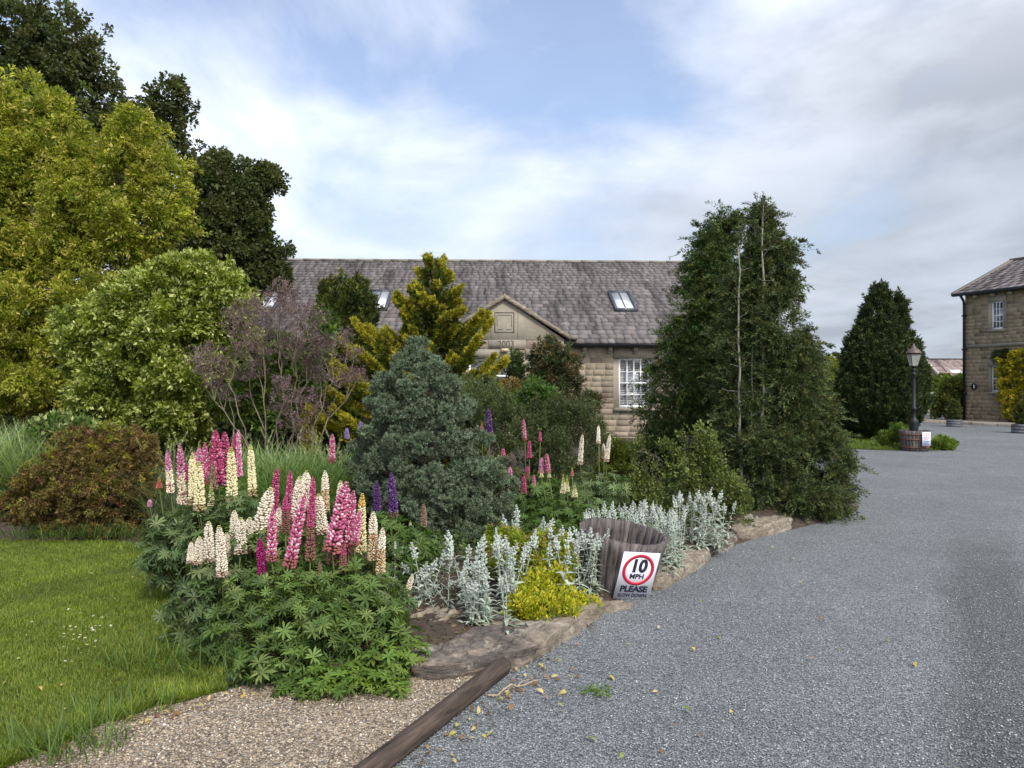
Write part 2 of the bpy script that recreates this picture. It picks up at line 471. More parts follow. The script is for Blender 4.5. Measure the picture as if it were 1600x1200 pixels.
def m_gravel(name, cols, scale, big, moss=None, track_shade=False):
    t = NT(name); o = t.obj()
    v = t.voro(scale, vec=o); v2 = t.voro(scale * 2.3, vec=o)
    r1 = t.nd('ShaderNodeSeparateColor', {0: v.outputs['Color']}).outputs[0]
    r2 = t.nd('ShaderNodeSeparateColor', {0: v2.outputs['Color']}).outputs[1]
    c1 = t.ramp(r1, cols); c2 = t.ramp(r2, cols)
    col = t.mix(.35, c1, c2)
    edge = t.ramp(v.outputs['Distance'], [(.25, 1.08), (.75, .45)])
    col = t.mix(1.0, col, edge, 'MULTIPLY')
    bg = t.noise(.55, 5, .6, o); bg2 = t.noise(3.2, 5, .65, o)
    col = t.mix(1.0, col, t.ramp(bg, [(.3, 1 - big), (.7, 1 + big * .6)]), 'MULTIPLY')
    col = t.mix(1.0, col, t.ramp(bg2, [(.3, 1 - big * .8), (.7, 1 + big * .5)]), 'MULTIPLY')
    if track_shade:   # dark band: worn wheel track plus soft tree shade painted into the colour
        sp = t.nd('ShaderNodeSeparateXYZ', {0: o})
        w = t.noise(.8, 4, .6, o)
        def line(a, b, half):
            # distance of x from the dark band's line x = a + b*y
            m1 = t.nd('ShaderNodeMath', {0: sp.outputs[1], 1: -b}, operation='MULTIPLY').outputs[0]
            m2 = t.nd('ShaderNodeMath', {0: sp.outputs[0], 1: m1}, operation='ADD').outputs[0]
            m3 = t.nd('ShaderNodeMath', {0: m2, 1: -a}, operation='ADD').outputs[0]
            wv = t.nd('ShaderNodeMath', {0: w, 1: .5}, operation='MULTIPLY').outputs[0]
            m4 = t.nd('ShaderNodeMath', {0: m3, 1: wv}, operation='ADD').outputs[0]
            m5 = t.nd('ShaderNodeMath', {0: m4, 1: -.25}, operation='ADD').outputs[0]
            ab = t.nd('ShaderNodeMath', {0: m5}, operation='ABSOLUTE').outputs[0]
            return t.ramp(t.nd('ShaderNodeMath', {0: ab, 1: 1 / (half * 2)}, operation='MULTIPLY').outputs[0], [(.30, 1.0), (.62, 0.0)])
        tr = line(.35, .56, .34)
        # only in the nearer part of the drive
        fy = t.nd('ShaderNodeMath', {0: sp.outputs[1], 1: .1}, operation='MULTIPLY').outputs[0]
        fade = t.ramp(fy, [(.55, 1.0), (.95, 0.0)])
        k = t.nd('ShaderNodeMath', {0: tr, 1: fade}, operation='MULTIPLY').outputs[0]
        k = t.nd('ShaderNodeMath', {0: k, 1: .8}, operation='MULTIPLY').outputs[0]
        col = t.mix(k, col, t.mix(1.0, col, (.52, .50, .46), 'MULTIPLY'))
    h = t.nd('ShaderNodeMath', {0: v.outputs['Distance'], 1: -1.0}, operation='MULTIPLY').outputs[0]
    h2 = t.nd('ShaderNodeMath', {0: v2.outputs['Distance'], 1: -.4}, operation='MULTIPLY').outputs[0]
    hh = t.nd('ShaderNodeMath', {0: h, 1: h2}, operation='ADD').outputs[0]
    return t.done(t.pr(col, .8, t.bump(hh, .9, .010), Specular_IOR_Level=.35))
M['gravel'] = m_gravel('grey_gravel', [(0, (.075, .085, .09)), (.35, (.16, .178, .188)), (.7, (.25, .272, .283)), (.93, (.35, .37, .38)), (1, (.52, .53, .53))], 100, .16, track_shade=True)
M['beige'] = m_gravel('beige_gravel', [(0, (.05, .042, .035)), (.3, (.19, .145, .10)), (.6, (.34, .265, .18)), (.85, (.46, .38, .28)), (1, (.66, .60, .52))], 75, .22)
def m_soil():
    t = NT('soil'); n = t.noise(14, 8, .7); v = t.voro(45)
    col = t.ramp(n, [(.3, (.022, .016, .011)), (.55, (.06, .043, .028)), (.75, (.12, .085, .055))])
    return t.done(t.pr(col, .95, t.bump(n, 1.0, .04)))
M['soil'] = m_soil()
def m_turf(name='turf', k=1.0):
    t = NT(name); n = t.noise(1.2, 5, .6); n2 = t.noise(60, 4, .7)
    col = t.ramp(n, [(.3, (.06 * k, .10 * k, .012 * k)), (.7, (.10 * k, .15 * k, .02 * k))])
    col = t.mix(1.0, col, t.ramp(n2, [(.3, .55), (.7, 1.3)]), 'MULTIPLY')
    return t.done(t.pr(col, .9, t.bump(n2, 1, .02)))
M['turf'] = m_turf()
def m_rock(name, cs, layer=4):
    t = NT(name)
    mp = t.nd('ShaderNodeMapping', {'Scale': (1, 1, layer)}); t.L.new(t.obj(), mp.inputs[0])
    n = t.noise(5, 10, .68, mp.outputs[0], .4); n2 = t.noise(28, 5, .7)
    v = t.voro(7)
    lich = t.ramp(t.noise(6.5, 5, .7), [(.60, 0.0), (.66, .75)])
    col = t.ramp(n, [(.28, cs[0]), (.48, cs[1]), (.70, cs[2])])
    col = t.mix(lich, col, (.34, .34, .29))
    col = t.mix(1.0, col, t.ramp(n2, [(.3, .7), (.7, 1.25)]), 'MULTIPLY')
    b = t.bump(n2, .5, .01, t.bump(n, 1, .04))
    return t.done(t.pr(col, .88, b))
M['rock'] = m_rock('weathered_rock', ((.028, .026, .026), (.105, .088, .075), (.34, .27, .21)), 7)
M['kerb'] = m_rock('sandstone_kerb', ((.07, .06, .045), (.20, .165, .125), (.34, .30, .24)), 3)
def m_wood(name, c1, c2, axis=2, sc=1.0):
    t = NT(name)
    s_ = [22 * sc] * 3; s_[axis] = 1.6 * sc
    mp = t.nd('ShaderNodeMapping', {'Scale': tuple(s_)}); t.L.new(t.obj(), mp.inputs[0])
    n = t.noise(1.6, 8, .68, mp.outputs[0], .6)
    n2 = t.noise(3, 4, .6)
    col = t.mix(1.0, t.ramp(n, [(.32, c1), (.68, c2)]), t.mix(.5, (1, 1, 1), t.attr()), 'MULTIPLY')
    col = t.mix(1.0, col, t.ramp(n2, [(.3, .75), (.7, 1.15)]), 'MULTIPLY')
    return t.done(t.pr(col, .82, t.bump(n, .9, .012), Specular_IOR_Level=.25))
M['stave'] = m_wood('weathered_stave', (.028, .022, .021), (.20, .175, .168))
M['log'] = m_wood('dark_log_wood', (.012, .009, .008), (.155, .115, .09), 1, .9)
# ------------------------------------------------------------------ ground
def poly_sheet(name, pts, z, mat, kind='structure'):
    me = bpy.data.meshes.new(name)
    me.from_pydata([(x, y, z) for x, y in pts], [], [tuple(range(len(pts)))])
    me.update(); me.materials.append(mat)
    if me.polygons[0].normal.z < 0: me.flip_normals()
    o = bpy.data.objects.new(name, me); C.objects.link(o)
    return tag(o, kind=kind)
def smooth_poly(pts, n=6, wob=0.0, seed=1):
    """Catmull-Rom through the corner points"""
    p = np.asarray(pts, float); m = len(p); out = []; r = rng_(seed)
    for i in range(m):
        p0, p1, p2, p3 = p[(i - 1) % m], p[i], p[(i + 1) % m], p[(i + 2) % m]
        for k in range(n):
            t = k / n
            out.append(.5 * ((2 * p1) + (-p0 + p2) * t + (2 * p0 - 5 * p1 + 4 * p2 - p3) * t * t + (-p0 + 3 * p1 - 3 * p2 + p3) * t ** 3) + r.normal(0, wob, 2))
    return out
def inside(P, poly):
    x, y = P[:, 0], P[:, 1]; poly = np.asarray(poly); r = np.zeros(len(P), bool)
    j = len(poly) - 1
    for i in range(len(poly)):
        xi, yi = poly[i]; xj, yj = poly[j]
        c = ((yi > y) != (yj > y)) & (x < (xj - xi) * (y - yi) / (yj - yi + 1e-12) + xi)
        r ^= c; j = i
    return r
def edge_dist(P, poly):
    poly = np.asarray(poly); d = np.full(len(P), 1e9)
    for i in range(len(poly)):
        a, b = poly[i], poly[(i + 1) % len(poly)]
        ab = b - a; t = np.clip(((P[:, :2] - a) @ ab) / (ab @ ab + 1e-12), 0, 1)
        d = np.minimum(d, np.linalg.norm(P[:, :2] - (a + t[:, None] * ab), axis=1))
    return d

poly_sheet('ground', [(-900, -60), (900, -60), (900, 1600), (-900, 1600)], -0.012, m_turf('field_grass', .8))
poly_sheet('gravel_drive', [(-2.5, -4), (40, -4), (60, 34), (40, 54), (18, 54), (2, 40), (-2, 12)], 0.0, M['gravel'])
PATH = [(12.0, 36.5), (17.6, 31.2), (19.6, 26.0), (21.5, 21.0), (25, 22), (22.5, 30), (19.5, 35), (14, 40)]
t_ = NT('paving_flags')
br = t_.nd('ShaderNodeTexBrick', {'Scale': 1.0, 'Color1': (.24, .21, .17, 1), 'Color2': (.33, .29, .24, 1), 'Mortar': (.08, .07, .06, 1), 'Mortar Size': .015, 'Brick Width': .8, 'Row Height': .55})
t_.L.new(t_.obj(), br.inputs['Vector'])
M['paving'] = t_.done(t_.pr(t_.mix(1.0, br.outputs[0], t_.ramp(t_.noise(4, 6), [(.3, .75), (.7, 1.15)]), 'MULTIPLY'), .9))
mb = MB()
pp = np.array(PATH); nP = len(pp)
top = np.c_[pp, np.full(nP, .10)]; bot = np.c_[pp, np.full(nP, -.02)]
mb.add(np.r_[top, bot], [np.array([list(range(nP))[::-1]]), np.array([(i, (i + 1) % nP, nP + (i + 1) % nP, nP + i) for i in range(nP)])])
tag(mb.build('path', M['paving']), kind='structure')

BEIGE = [(-0.03, 4.30), (-.14, 4.05), (-.51, 3.28), (-1.1, 2.0), (-2.6, 1.2), (-2.9, 2.3), (-2.15, 3.35), (-1.75, 3.85), (-1.2, 4.2), (-.6, 4.4)]
poly_sheet('beige_gravel', BEIGE, 0.005, M['beige'])
LAWN = smooth_poly([(-1.52, 4.10), (-1.80, 3.72), (-2.02, 3.34), (-2.45, 2.8), (-3.3, 1.6), (-8, 1.2), (-14, 4), (-12, 7.9), (-6, 7.75), (-3.55, 7.6), (-2.75, 6.3), (-2.15, 5.05)], 5, .02, 4)
poly_sheet('lawn', LAWN, 0.010, M['turf'])

BED = smooth_poly([(-.30, 4.30), (-.02, 4.50), (.28, 4.85), (.60, 5.4), (1.0, 6.0), (1.6, 6.75), (2.2, 7.6), (3.0, 8.4), (4.3, 9.6), (4.9, 11.5), (4.9, 15), (5.2, 20.9), (-14, 20.9), (-16, 8.2), (-8, 7.8), (-3.6, 7.7), (-2.8, 6.3), (-2.2, 5.0), (-1.5, 4.2), (-.9, 4.05)], 6, .015, 7)
def height_bed(P):
    d = edge_dist(P, BED)
    return np.minimum(d * .35, .13) + .02 * n3(np.c_[P[:, :2], np.zeros(len(P))], 3.0) * np.minimum(d * 3, 1)
def build_bed():
    h = .12
    gx, gy = np.meshgrid(np.arange(-16, 6, h), np.arange(3.9, 21.1, h))
    P = np.c_[gx.ravel(), gy.ravel()]; ny, nx = gx.shape
    d = np.where(inside(P, BED), edge_dist(P, BED), -edge_dist(P, BED))
    z = np.where(d > 0, np.minimum(d * .35, .13), np.maximum(d, -.03)) + .02 * n3(np.c_[P, np.zeros(len(P))], 3.0) * np.clip(d * 3, 0, 1) + .002
    i = (np.arange(ny - 1)[:, None] * nx + np.arange(nx - 1)[None]).ravel()
    f = np.stack([i, i + 1, i + nx + 1, i + nx], 1)
    keep = (d[f] > -.12).all(1)
    f = f[keep]; u, inv = np.unique(f, return_inverse=True)
    mb = MB(); mb.add(np.c_[P, z][u], inv.reshape(f.shape))
    tag(mb.build('flower_bed', M['soil'], smooth=True), kind='structure')
build_bed()
ISLE = smooth_poly([(8.2, 19.2), (9.5, 18.45), (10.75, 18.8), (11.3, 20.5), (11.6, 23), (10.5, 24.6), (8.8, 24.2), (7.8, 21.5)], 5, .02, 9)
poly_sheet('grass_island', ISLE, 0.012, m_turf('island_turf', .95))
BACKBED = [(4.9, 22), (7.6, 20.5), (8.2, 24), (13, 28), (16, 38), (22, 46), (10, 60), (-30, 60), (-30, 28), (7, 28)]
poly_sheet('back_verge', BACKBED, 0.008, m_turf('verge_turf', .7))

# ------------------------------------------------------------------ houses
def block_wall(mb, back, x0, x1, z0, z1, y, holes, rng, base, ch=(.13, .18), bw=(.2, .45), depth=.008):
    """courses of pitched-face sandstone blocks standing proud of a mortar backing (local: x along, -y out)"""
    gap = .006
    z = z0
    while z < z1 - .03:
        h = min(rng.uniform(*ch), z1 - z)
        if z1 - z - h < .08: h = z1 - z
        segs = [(x0, x1)]
        for (hx0, hx1, hz0, hz1) in holes:
            if hz0 < z + h - .02 and hz1 > z + .02:
                segs = [q for a, b in segs for q in ((a, min(b, hx0)), (max(a, hx1), b)) if q[1] - q[0] > .03]
        for a, b in segs:
            x = a
            while x < b - .01:
                w = min(rng.uniform(*bw), b - x)
                if b - x - w < .14: w = b - x
                c = np.array(base) * np.exp(rng.normal(0, .09)) * (1 + rng.normal(0, .02, 3))
                if rng.random() < .07: c = c * np.array([.66, .62, .66])
                X0, X1, Z0, Z1 = x + gap, x + w - gap, z + gap, z + h - gap
                i = .008; yy = y - depth - rng.uniform(0, .010)
                V = [(X0, y, Z0), (X1, y, Z0), (X1, y, Z1), (X0, y, Z1), (X0 + i, yy, Z0 + i), (X1 - i, yy, Z0 + i), (X1 - i, yy, Z1 - i), (X0 + i, yy, Z1 - i)]
                mb.add(V, np.array([(4, 5, 6, 7), (0, 1, 5, 4), (1, 2, 6, 5), (2, 3, 7, 6), (3, 0, 4, 7)]), c)
                x += w
        z += h
def wall_with_holes(mb, x0, x1, z0, z1, y, holes, thick=.3):
    xs = sorted({x0, x1, *[h[0] for h in holes], *[h[1] for h in holes]})
    zs = sorted({z0, z1, *[h[2] for h in holes], *[h[3] for h in holes]})
    for a, b in zip(xs[:-1], xs[1:]):
        for c, d in zip(zs[:-1], zs[1:]):
            mx, mz = (a + b) / 2, (c + d) / 2
            if any(h[0] < mx < h[1] and h[2] < mz < h[3] for h in holes): continue
            mb.box(a, b, y, y + thick, c, d)

def sash(parent, x0, z0, w, h, y, nx, nz, blind=True, lintel=.28, sill=.1, ext=.14, fr=.05, bar=.022, reveal=.06):
    """white sash window: frame part with sub-parts panes, bars, blind; lintel and sill parts"""
    yy = y + reveal
    mb = MB()
    mb.box(x0, x0 + fr, yy, yy + .06, z0, z0 + h); mb.box(x0 + w - fr, x0 + w, yy, yy + .06, z0, z0 + h)
    mb.box(x0 + fr, x0 + w - fr, yy, yy + .06, z0 + h - fr, z0 + h); mb.box(x0 + fr, x0 + w - fr, yy, yy + .06, z0, z0 + fr * 1.3)
    mb.box(x0 + fr, x0 + w - fr, yy - .012, yy + .05, z0 + h / 2 - fr * .45, z0 + h / 2 + fr * .45)
    f = mb.build('window', M['white'], parent, local=True)
    g = MB(); g.box(x0 + fr, x0 + w - fr, yy + .035, yy + .04, z0 + fr, z0 + h - fr); g.build('pane', M['glass'], f, local=True)
    b = MB()
    for i in range(1, nx):
        xc = x0 + fr + (w - 2 * fr) * i / nx
        b.box(xc - bar / 2, xc + bar / 2, yy + .005, yy + .034, z0 + fr, z0 + h - fr)
    for k in range(1, nz):
        if k * 2 == nz: continue
        zc = z0 + fr + (h - 2 * fr) * k / nz
        b.box(x0 + fr, x0 + w - fr, yy + .008, yy + .033, zc - bar / 2, zc + bar / 2)
    if b.V: b.build('glazing_bar', M['white'], f, local=True)
    if blind:
        s_ = MB(); zc = z0 + fr
        while zc < z0 + h - fr:
            V = [(x0 + fr, yy + .09, zc), (x0 + w - fr, yy + .09, zc), (x0 + w - fr, yy + .12, zc + .022), (x0 + fr, yy + .12, zc + .022)]
            s_.add(V, np.array([(0, 1, 2, 3)])); zc += .045
        for xc in np.linspace(x0 + fr, x0 + w - fr, nx + 1):
            s_.box(xc - .02, xc + .02, yy + .085, yy + .088, z0 + fr, z0 + h - fr)
        s_.build('shutter', M['blind'], f, local=True)
    r = MB(); r.box(x0, x0 + w, y + .32, y + .34, z0, z0 + h); r.build('room', M['interior'], f, local=True)
    if lintel:
        l = MB(); l.box(x0 - ext, x0 + w + ext, y - .045, y + .055, z0 + h + .001, z0 + h + lintel); l.build('lintel', M['ashlar'], parent, local=True)
    if sill:
        l = MB(); l.box(x0 - ext, x0 + w + ext, y - .09, y + .055, z0 - sill, z0 - .001); l.build('sill', M['ashlar'], parent, local=True)

def slate_slope(mb, rng, x0, x1, y0, z0, y1, z1, base, e0=.42, e1=.24, wf=(.30, .62), clip=None):
    """rows of slates from eave (y0,z0) to ridge (y1,z1) between x0 and x1"""
    Ls = math.hypot(y1 - y0, z1 - z0); dy, dz = (y1 - y0) / Ls, (z1 - z0) / Ls
    ny, nz = -dz, dy
    s = 0.0; V, Fc, Cc = [], [], []
    while s < Ls - .02:
        e = e0 + (e1 - e0) * s / Ls
        xa, xb = (x0, x1) if clip is None else clip(s / Ls)
        x = xa - rng.uniform(0, .2)
        rt = np.exp(rng.normal(0, .05))
        while x < xb:
            w = rng.uniform(*wf) * (1 - .35 * s / Ls)
            a, b = max(x, xa) + .004, min(x + w, xb) - .004
            x += w
            if b - a < .03: continue
            l = rng.normal(0, .006); th = .028 + rng.uniform(0, .012); e_ = min(e * 1.15, Ls - s)
            c = np.array(base) * np.exp(rng.normal(0, .13)) * rt
            if rng.random() < .12: c = c * np.array([1.05, 1.0, .96]) * rng.uniform(.7, 1.2)
            s0 = s + l - .01; s1 = s + e_
            def P(xx, ss, hh): return (xx, y0 + dy * ss + ny * hh, z0 + dz * ss + nz * hh)
            n = len(V)
            V += [P(a, s0, th), P(b, s0, th), P(b, s1, .004), P(a, s1, .004), P(a, s0, 0), P(b, s0, 0), P(b, s1, -.01), P(a, s1, -.01)]
            Fc += [(n, n + 1, n + 2, n + 3), (n + 4, n + 5, n + 1, n), (n + 5, n + 6, n + 2, n + 1), (n + 7, n + 4, n, n + 3)]
            Cc += [c] * 8
        s += e
    mb.add(np.array(V), np.array(Fc), np.array(Cc))

def text_mesh(parent, body, size, loc, mat, bold=0.0, depth=.002, xscale=1.0, name='lettering', rot=(math.pi / 2, 0, 0)):
    cu = bpy.data.curves.new(name, 'FONT'); cu.body = body; cu.size = size; cu.extrude = depth; cu.offset = bold
    cu.align_x = 'CENTER'; cu.align_y = 'CENTER'
    tmp = bpy.data.objects.new(name, cu); C.objects.link(tmp)
    dg = bpy.context.evaluated_depsgraph_get()
    me = bpy.data.meshes.new_from_object(tmp.evaluated_get(dg))
    bpy.data.objects.remove(tmp); bpy.data.curves.remove(cu)
    me.transform(Matrix.Translation(loc) @ Euler(rot).to_matrix().to_4x4() @ Matrix.Diagonal((xscale, 1, 1, 1)))
    me.materials.clear(); me.materials.append(mat)
    o = bpy.data.objects.new(name, me); C.objects.link(o); o.parent = parent
    return o

def cottage():
    r = rng_(11)
    H = thing('cottage', 'long low stone cottage with slate roof, skylights and dated gable, behind the garden', 'house', (1.75, 21, 0), rad(2.2))
    X0, X1, EZ = -14.0, 5.0, 2.66
    PX, HW = -1.97, 1.60         # porch centre and half width
    win = [(1.17, 2.03, .95, 2.30), (-5.9, -5.0, .95, 2.30), (-9.2, -8.3, .95, 2.30), (4.0, 4.7, .95, 2.3)]
    lint = [(a - .14, b + .14, z0 - .1, z1 + .28) for a, b, z0, z1 in win]
    w = MB(); wall_with_holes(w, X0, X1, 0, EZ, 0, win); w.box(X0, X1, 11.6, 11.9, 0, EZ); w.box(X0, X0 + .3, .3, 11.6, 0, EZ); w.box(X1 - .3, X1, .3, 11.6, 0, EZ)
    # gable ends
    for xa, xb in ((X0, X0 + .3), (X1 - .3, X1)):
        w.add([(xa, 0, EZ), (xa, 11.9, EZ), (xa, 5.95, 5.75), (xb, 0, EZ), (xb, 11.9, EZ), (xb, 5.95, 5.75)], [np.array([(0, 2, 1), (3, 4, 5)]), np.array([(0, 3, 5, 2), (1, 2, 5, 4)])])
    w.build('wall', M['mortar'], H, local=True)
    b = MB(); block_wall(b, None, X0, PX - HW, 0, EZ - .06, 0, lint, r, (.245, .200, .148), bw=(.19, .42))
    b.build('stone_facing', M['block'], H, local=True); b = MB()
    block_wall(b, None, PX + HW, X1, 0, EZ - .06, 0, lint, r, (.245, .200, .148), bw=(.19, .42))
    b.build('stone_facing', M['block'], H, local=True)
    for a, bb, z0, z1 in win: sash(H, a, z0, bb - a, z1 - z0, 0, 4, 4)
    # main roof
    m = MB(); RY, RZ = 5.95, 5.88
    slate_slope(m, r, X0 - .1, X1 + .1, -.27, 2.70, RY, RZ, (.120, .109, .109), e0=.30, e1=.235, wf=(.18, .40))
    slate_slope(m, r, X0 - .1, X1 + .1, 12.17, 2.70, RY, RZ, (.225, .195, .195), e0=.5, e1=.4, wf=(.5, .9))
    m.box(X0 - .1, X1 + .1, -.25, -.2, 2.62, 2.68)
    m.build('roof', M['slate'], H, local=True)
    rg = MB()
    x = X0 - .12
    while x < X1 + .1:
        e = min(x + .6, X1 + .12); rg.box(x + .004, e - .004, RY - .13, RY + .13, RZ - .04, RZ + .045, np.array((.22, .2, .17)) * r.uniform(.8, 1.2)); x += .6
    rg.build('ridge', M['vcol'], H, local=True)
    gt = MB()
    an = np.linspace(0, np.pi, 9)
    for xa, xb in ((X0 - .1, PX - HW - .12), (PX + HW + .12, X1 + .1)):
        ring = np.stack([-.33 + .06 * np.cos(an), 2.66 - .06 * np.sin(an)], 1)
        V = np.r_[np.c_[np.full(9, xa), ring], np.c_[np.full(9, xb), ring]]
        gt.add(V, np.array([(i, i + 1, 10 + i, 9 + i) for i in range(8)]))
        gt.box(xa, xb, -.275, -.262, 2.60, 2.70)
    gt.build('gutter', M['black'], H, local=True)
    for k in range(-20, 7):
        xc = .21 + k * .70
        if xc < X0 + .2 or xc > X1 - .1 or abs(xc - PX) < HW + .2: continue
        c = MB(); c.box(xc - .055, xc + .055, -.20, -.03, 2.50, 2.60); c.box(xc - .055, xc + .055, -.12, -.03, 2.43, 2.499)
        c.build('corbel', M['ashlar'], H, local=True)
    # skylights on the slope
    dy, dz = RY + .27, RZ - 2.70; Ls = math.hypot(dy, dz); dy /= Ls; dz /= Ls
    def S(x, s, h): return (x, -.27 + dy * s - dz * h, 2.70 + dz * s + dy * h)
    def sbox(mb, xa, xb, sa, sb, ha, hb):
        mb.add([S(xa, sa, ha), S(xb, sa, ha), S(xb, sb, ha), S(xa, sb, ha), S(xa, sa, hb), S(xb, sa, hb), S(xb, sb, hb), S(xa, sb, hb)],
               np.array([(0, 3, 2, 1), (4, 5, 6, 7), (0, 1, 5, 4), (1, 2, 6, 5), (2, 3, 7, 6), (3, 0, 4, 7)]))
    for xa in (1.37, -6.02, -9.28):
        xb = xa + .68; sa, sb = 2.25, 3.85
        f = MB(); sbox(f, xa, xb, sa, sa + .09, -.02, .10); sbox(f, xa, xb, sb - .09, sb, -.02, .10); sbox(f, xa, xa + .08, sa + .09, sb - .09, -.02, .10); sbox(f, xb - .08, xb, sa + .09, sb - .09, -.02, .10)
        fo = f.build('skylight', M['dark'], H, local=True)
        g = MB(); sbox(g, xa + .08, xb - .08, sa + .09, sb - .09, .05, .06); g.build('pane', M['skyglass'], fo, local=True)
        g = MB(); sbox(g, (xa + xb) / 2 - .012, (xa + xb) / 2 + .012, sa + .09, sb - .09, .062, .085); g.build('glazing_bar', M['dark'], fo, local=True)
    # projecting gabled porch front
    y = -.38; FZ, AZ = 2.86, 3.92
    ph = [(PX - .95, PX - .02 + .17, 1.35, 2.28), (PX + .66, PX + 1.30, 1.15, 2.28)]
    w = MB(); wall_with_holes(w, PX - HW, PX + HW, 0, 2.78, y, ph, .28); w.box(PX - HW, PX - HW + .2, y + .28, 0, 0, 2.78); w.box(PX + HW - .2, PX + HW, y + .28, 0, 0, 2.78)
    w.build('porch_wall', M['mortar'], H, local=True)
    b = MB()
    holes = [(p[0] - .1, p[1] + .1, p[2] - .1, p[3] + .26) for p in ph] + [(PX - .43, PX + .62, 2.52, 2.80)]
    block_wall(b, None, PX - HW, PX + HW, 0, 2.54, y, holes, r, (.25, .205, .15), bw=(.22, .45))
    block_wall(b, None, PX - HW, PX - .43, 2.54, 2.78, y, [], r, (.27, .2, .17), ch=(.24, .25), bw=(.5, .6))
    block_wall(b, None, PX + .57, PX + HW, 2.54, 2.78, y, [], r, (.26, .19, .165), ch=(.24, .25), bw=(.5, .6))
    b.build('porch_facing', M['block'], H, local=True)
    d = MB(); d.box(PX - .42, PX + .565, y - .035, y + .02, 2.525, 2.778); ds = d.build('date_stone', M['ashlar'], H, local=True)
    cut = m_flat('carved_recess', (.075, .066, .055), .95)
    text_mesh(ds, '2003', .245, (PX + .04, y - .037, 2.66), cut, .003, .0015, .92)
    tp = MB()
    tp.add([(PX - HW - .02, y - .02, 2.78), (PX + HW + .02, y - .02, 2.78), (PX, y - .02, AZ - .04), (PX - HW - .02, y + .28, 2.78), (PX + HW + .02, y + .28, 2.78), (PX, y + .28, AZ - .04)],
           [np.array([(0, 1, 2), (3, 5, 4)]), np.array([(0, 3, 4, 1), (1, 4, 5, 2), (2, 5, 3, 0)])])
    to = tp.build('tympanum', M['ashlar'], H, local=True)
    # recessed square panel with worn frame
    pn = MB(); cx, cz = PX, 3.24
    for (xa, xb, za, zb) in ((-.24, .24, .25, .275), (-.24, .24, -.275, -.25), (-.265, -.24, -.275, .275), (.24, .265, -.275, .275), (-.19, .19, .19, .203), (-.19, -.05, -.19, -.177), (.04, .19, -.19, -.177), (-.2, -.187, -.1, .19), (.187, .2, -.12, .19)):
        pn.box(cx + xa, cx + xb, y - .024, y - .0205, cz + za, cz + zb)
    pn.build('carved_panel', cut, to, local=True)
    for xa in (-.36, .36):
        jn = MB(); jn.box(PX + xa - .005, PX + xa + .005, y - .0235, y - .0205, 2.79, 3.60)
        jn.build('stone_joint', cut, to, local=True)
    cp = MB(); sl = (AZ - FZ) / (HW + .12)
    for sgn in (-1, 1):
        xe = PX + sgn * (HW + .14)
        V = []
        for yy in (y - .12, y + .34):
            V += [(PX, yy, AZ + .08), (xe, yy, FZ + .04), (xe, yy, FZ - .07), (PX, yy, AZ - .05)]
        fcs = [(0, 1, 2, 3), (7, 6, 5, 4), (0, 4, 5, 1), (1, 5, 6, 2), (2, 6, 7, 3)]
        cp.add(V, np.array(fcs if sgn > 0 else [f[::-1] for f in fcs]))
        V2 = (xe, xe + sgn * .22)
        cp.box(min(V2), max(V2), y - .12, y + .34, FZ - .07, FZ + .035)
    cp.build('coping', bpy.data.materials['sandstone_kerb'], H, local=True)
    pr_ = MB()
    V = [(PX - HW - .1, y + .3, FZ - .04), (PX, y + .3, AZ + .02), (PX + HW + .1, y + .3, FZ - .04), (PX - HW - .1, .4, FZ - .04), (PX, 2.2, AZ + .02), (PX + HW + .1, .4, FZ - .04)]
    pr_.add(V, np.array([(0, 3, 4, 1), (1, 4, 5, 2)]), (.2, .175, .175)); pr_.build('porch_roof', M['slate'], H, local=True)
    for (a, bb, z0, z1) in ph: sash(H, a, z0, bb - a, z1 - z0, y, 1 if bb - a > .7 else 1, 2, blind=False, lintel=.24, ext=.09)
    fl = MB(); fl.box(PX - .09, PX + .10, y - .20, y - .06, 2.46, 2.54, (.5, .42, .25)); fl.box(PX - .03, PX + .04, y - .06, y, 2.47, 2.52, (.2, .2, .2))
    fl.build('floodlight', M['vcol'], H, local=True)
cottage()

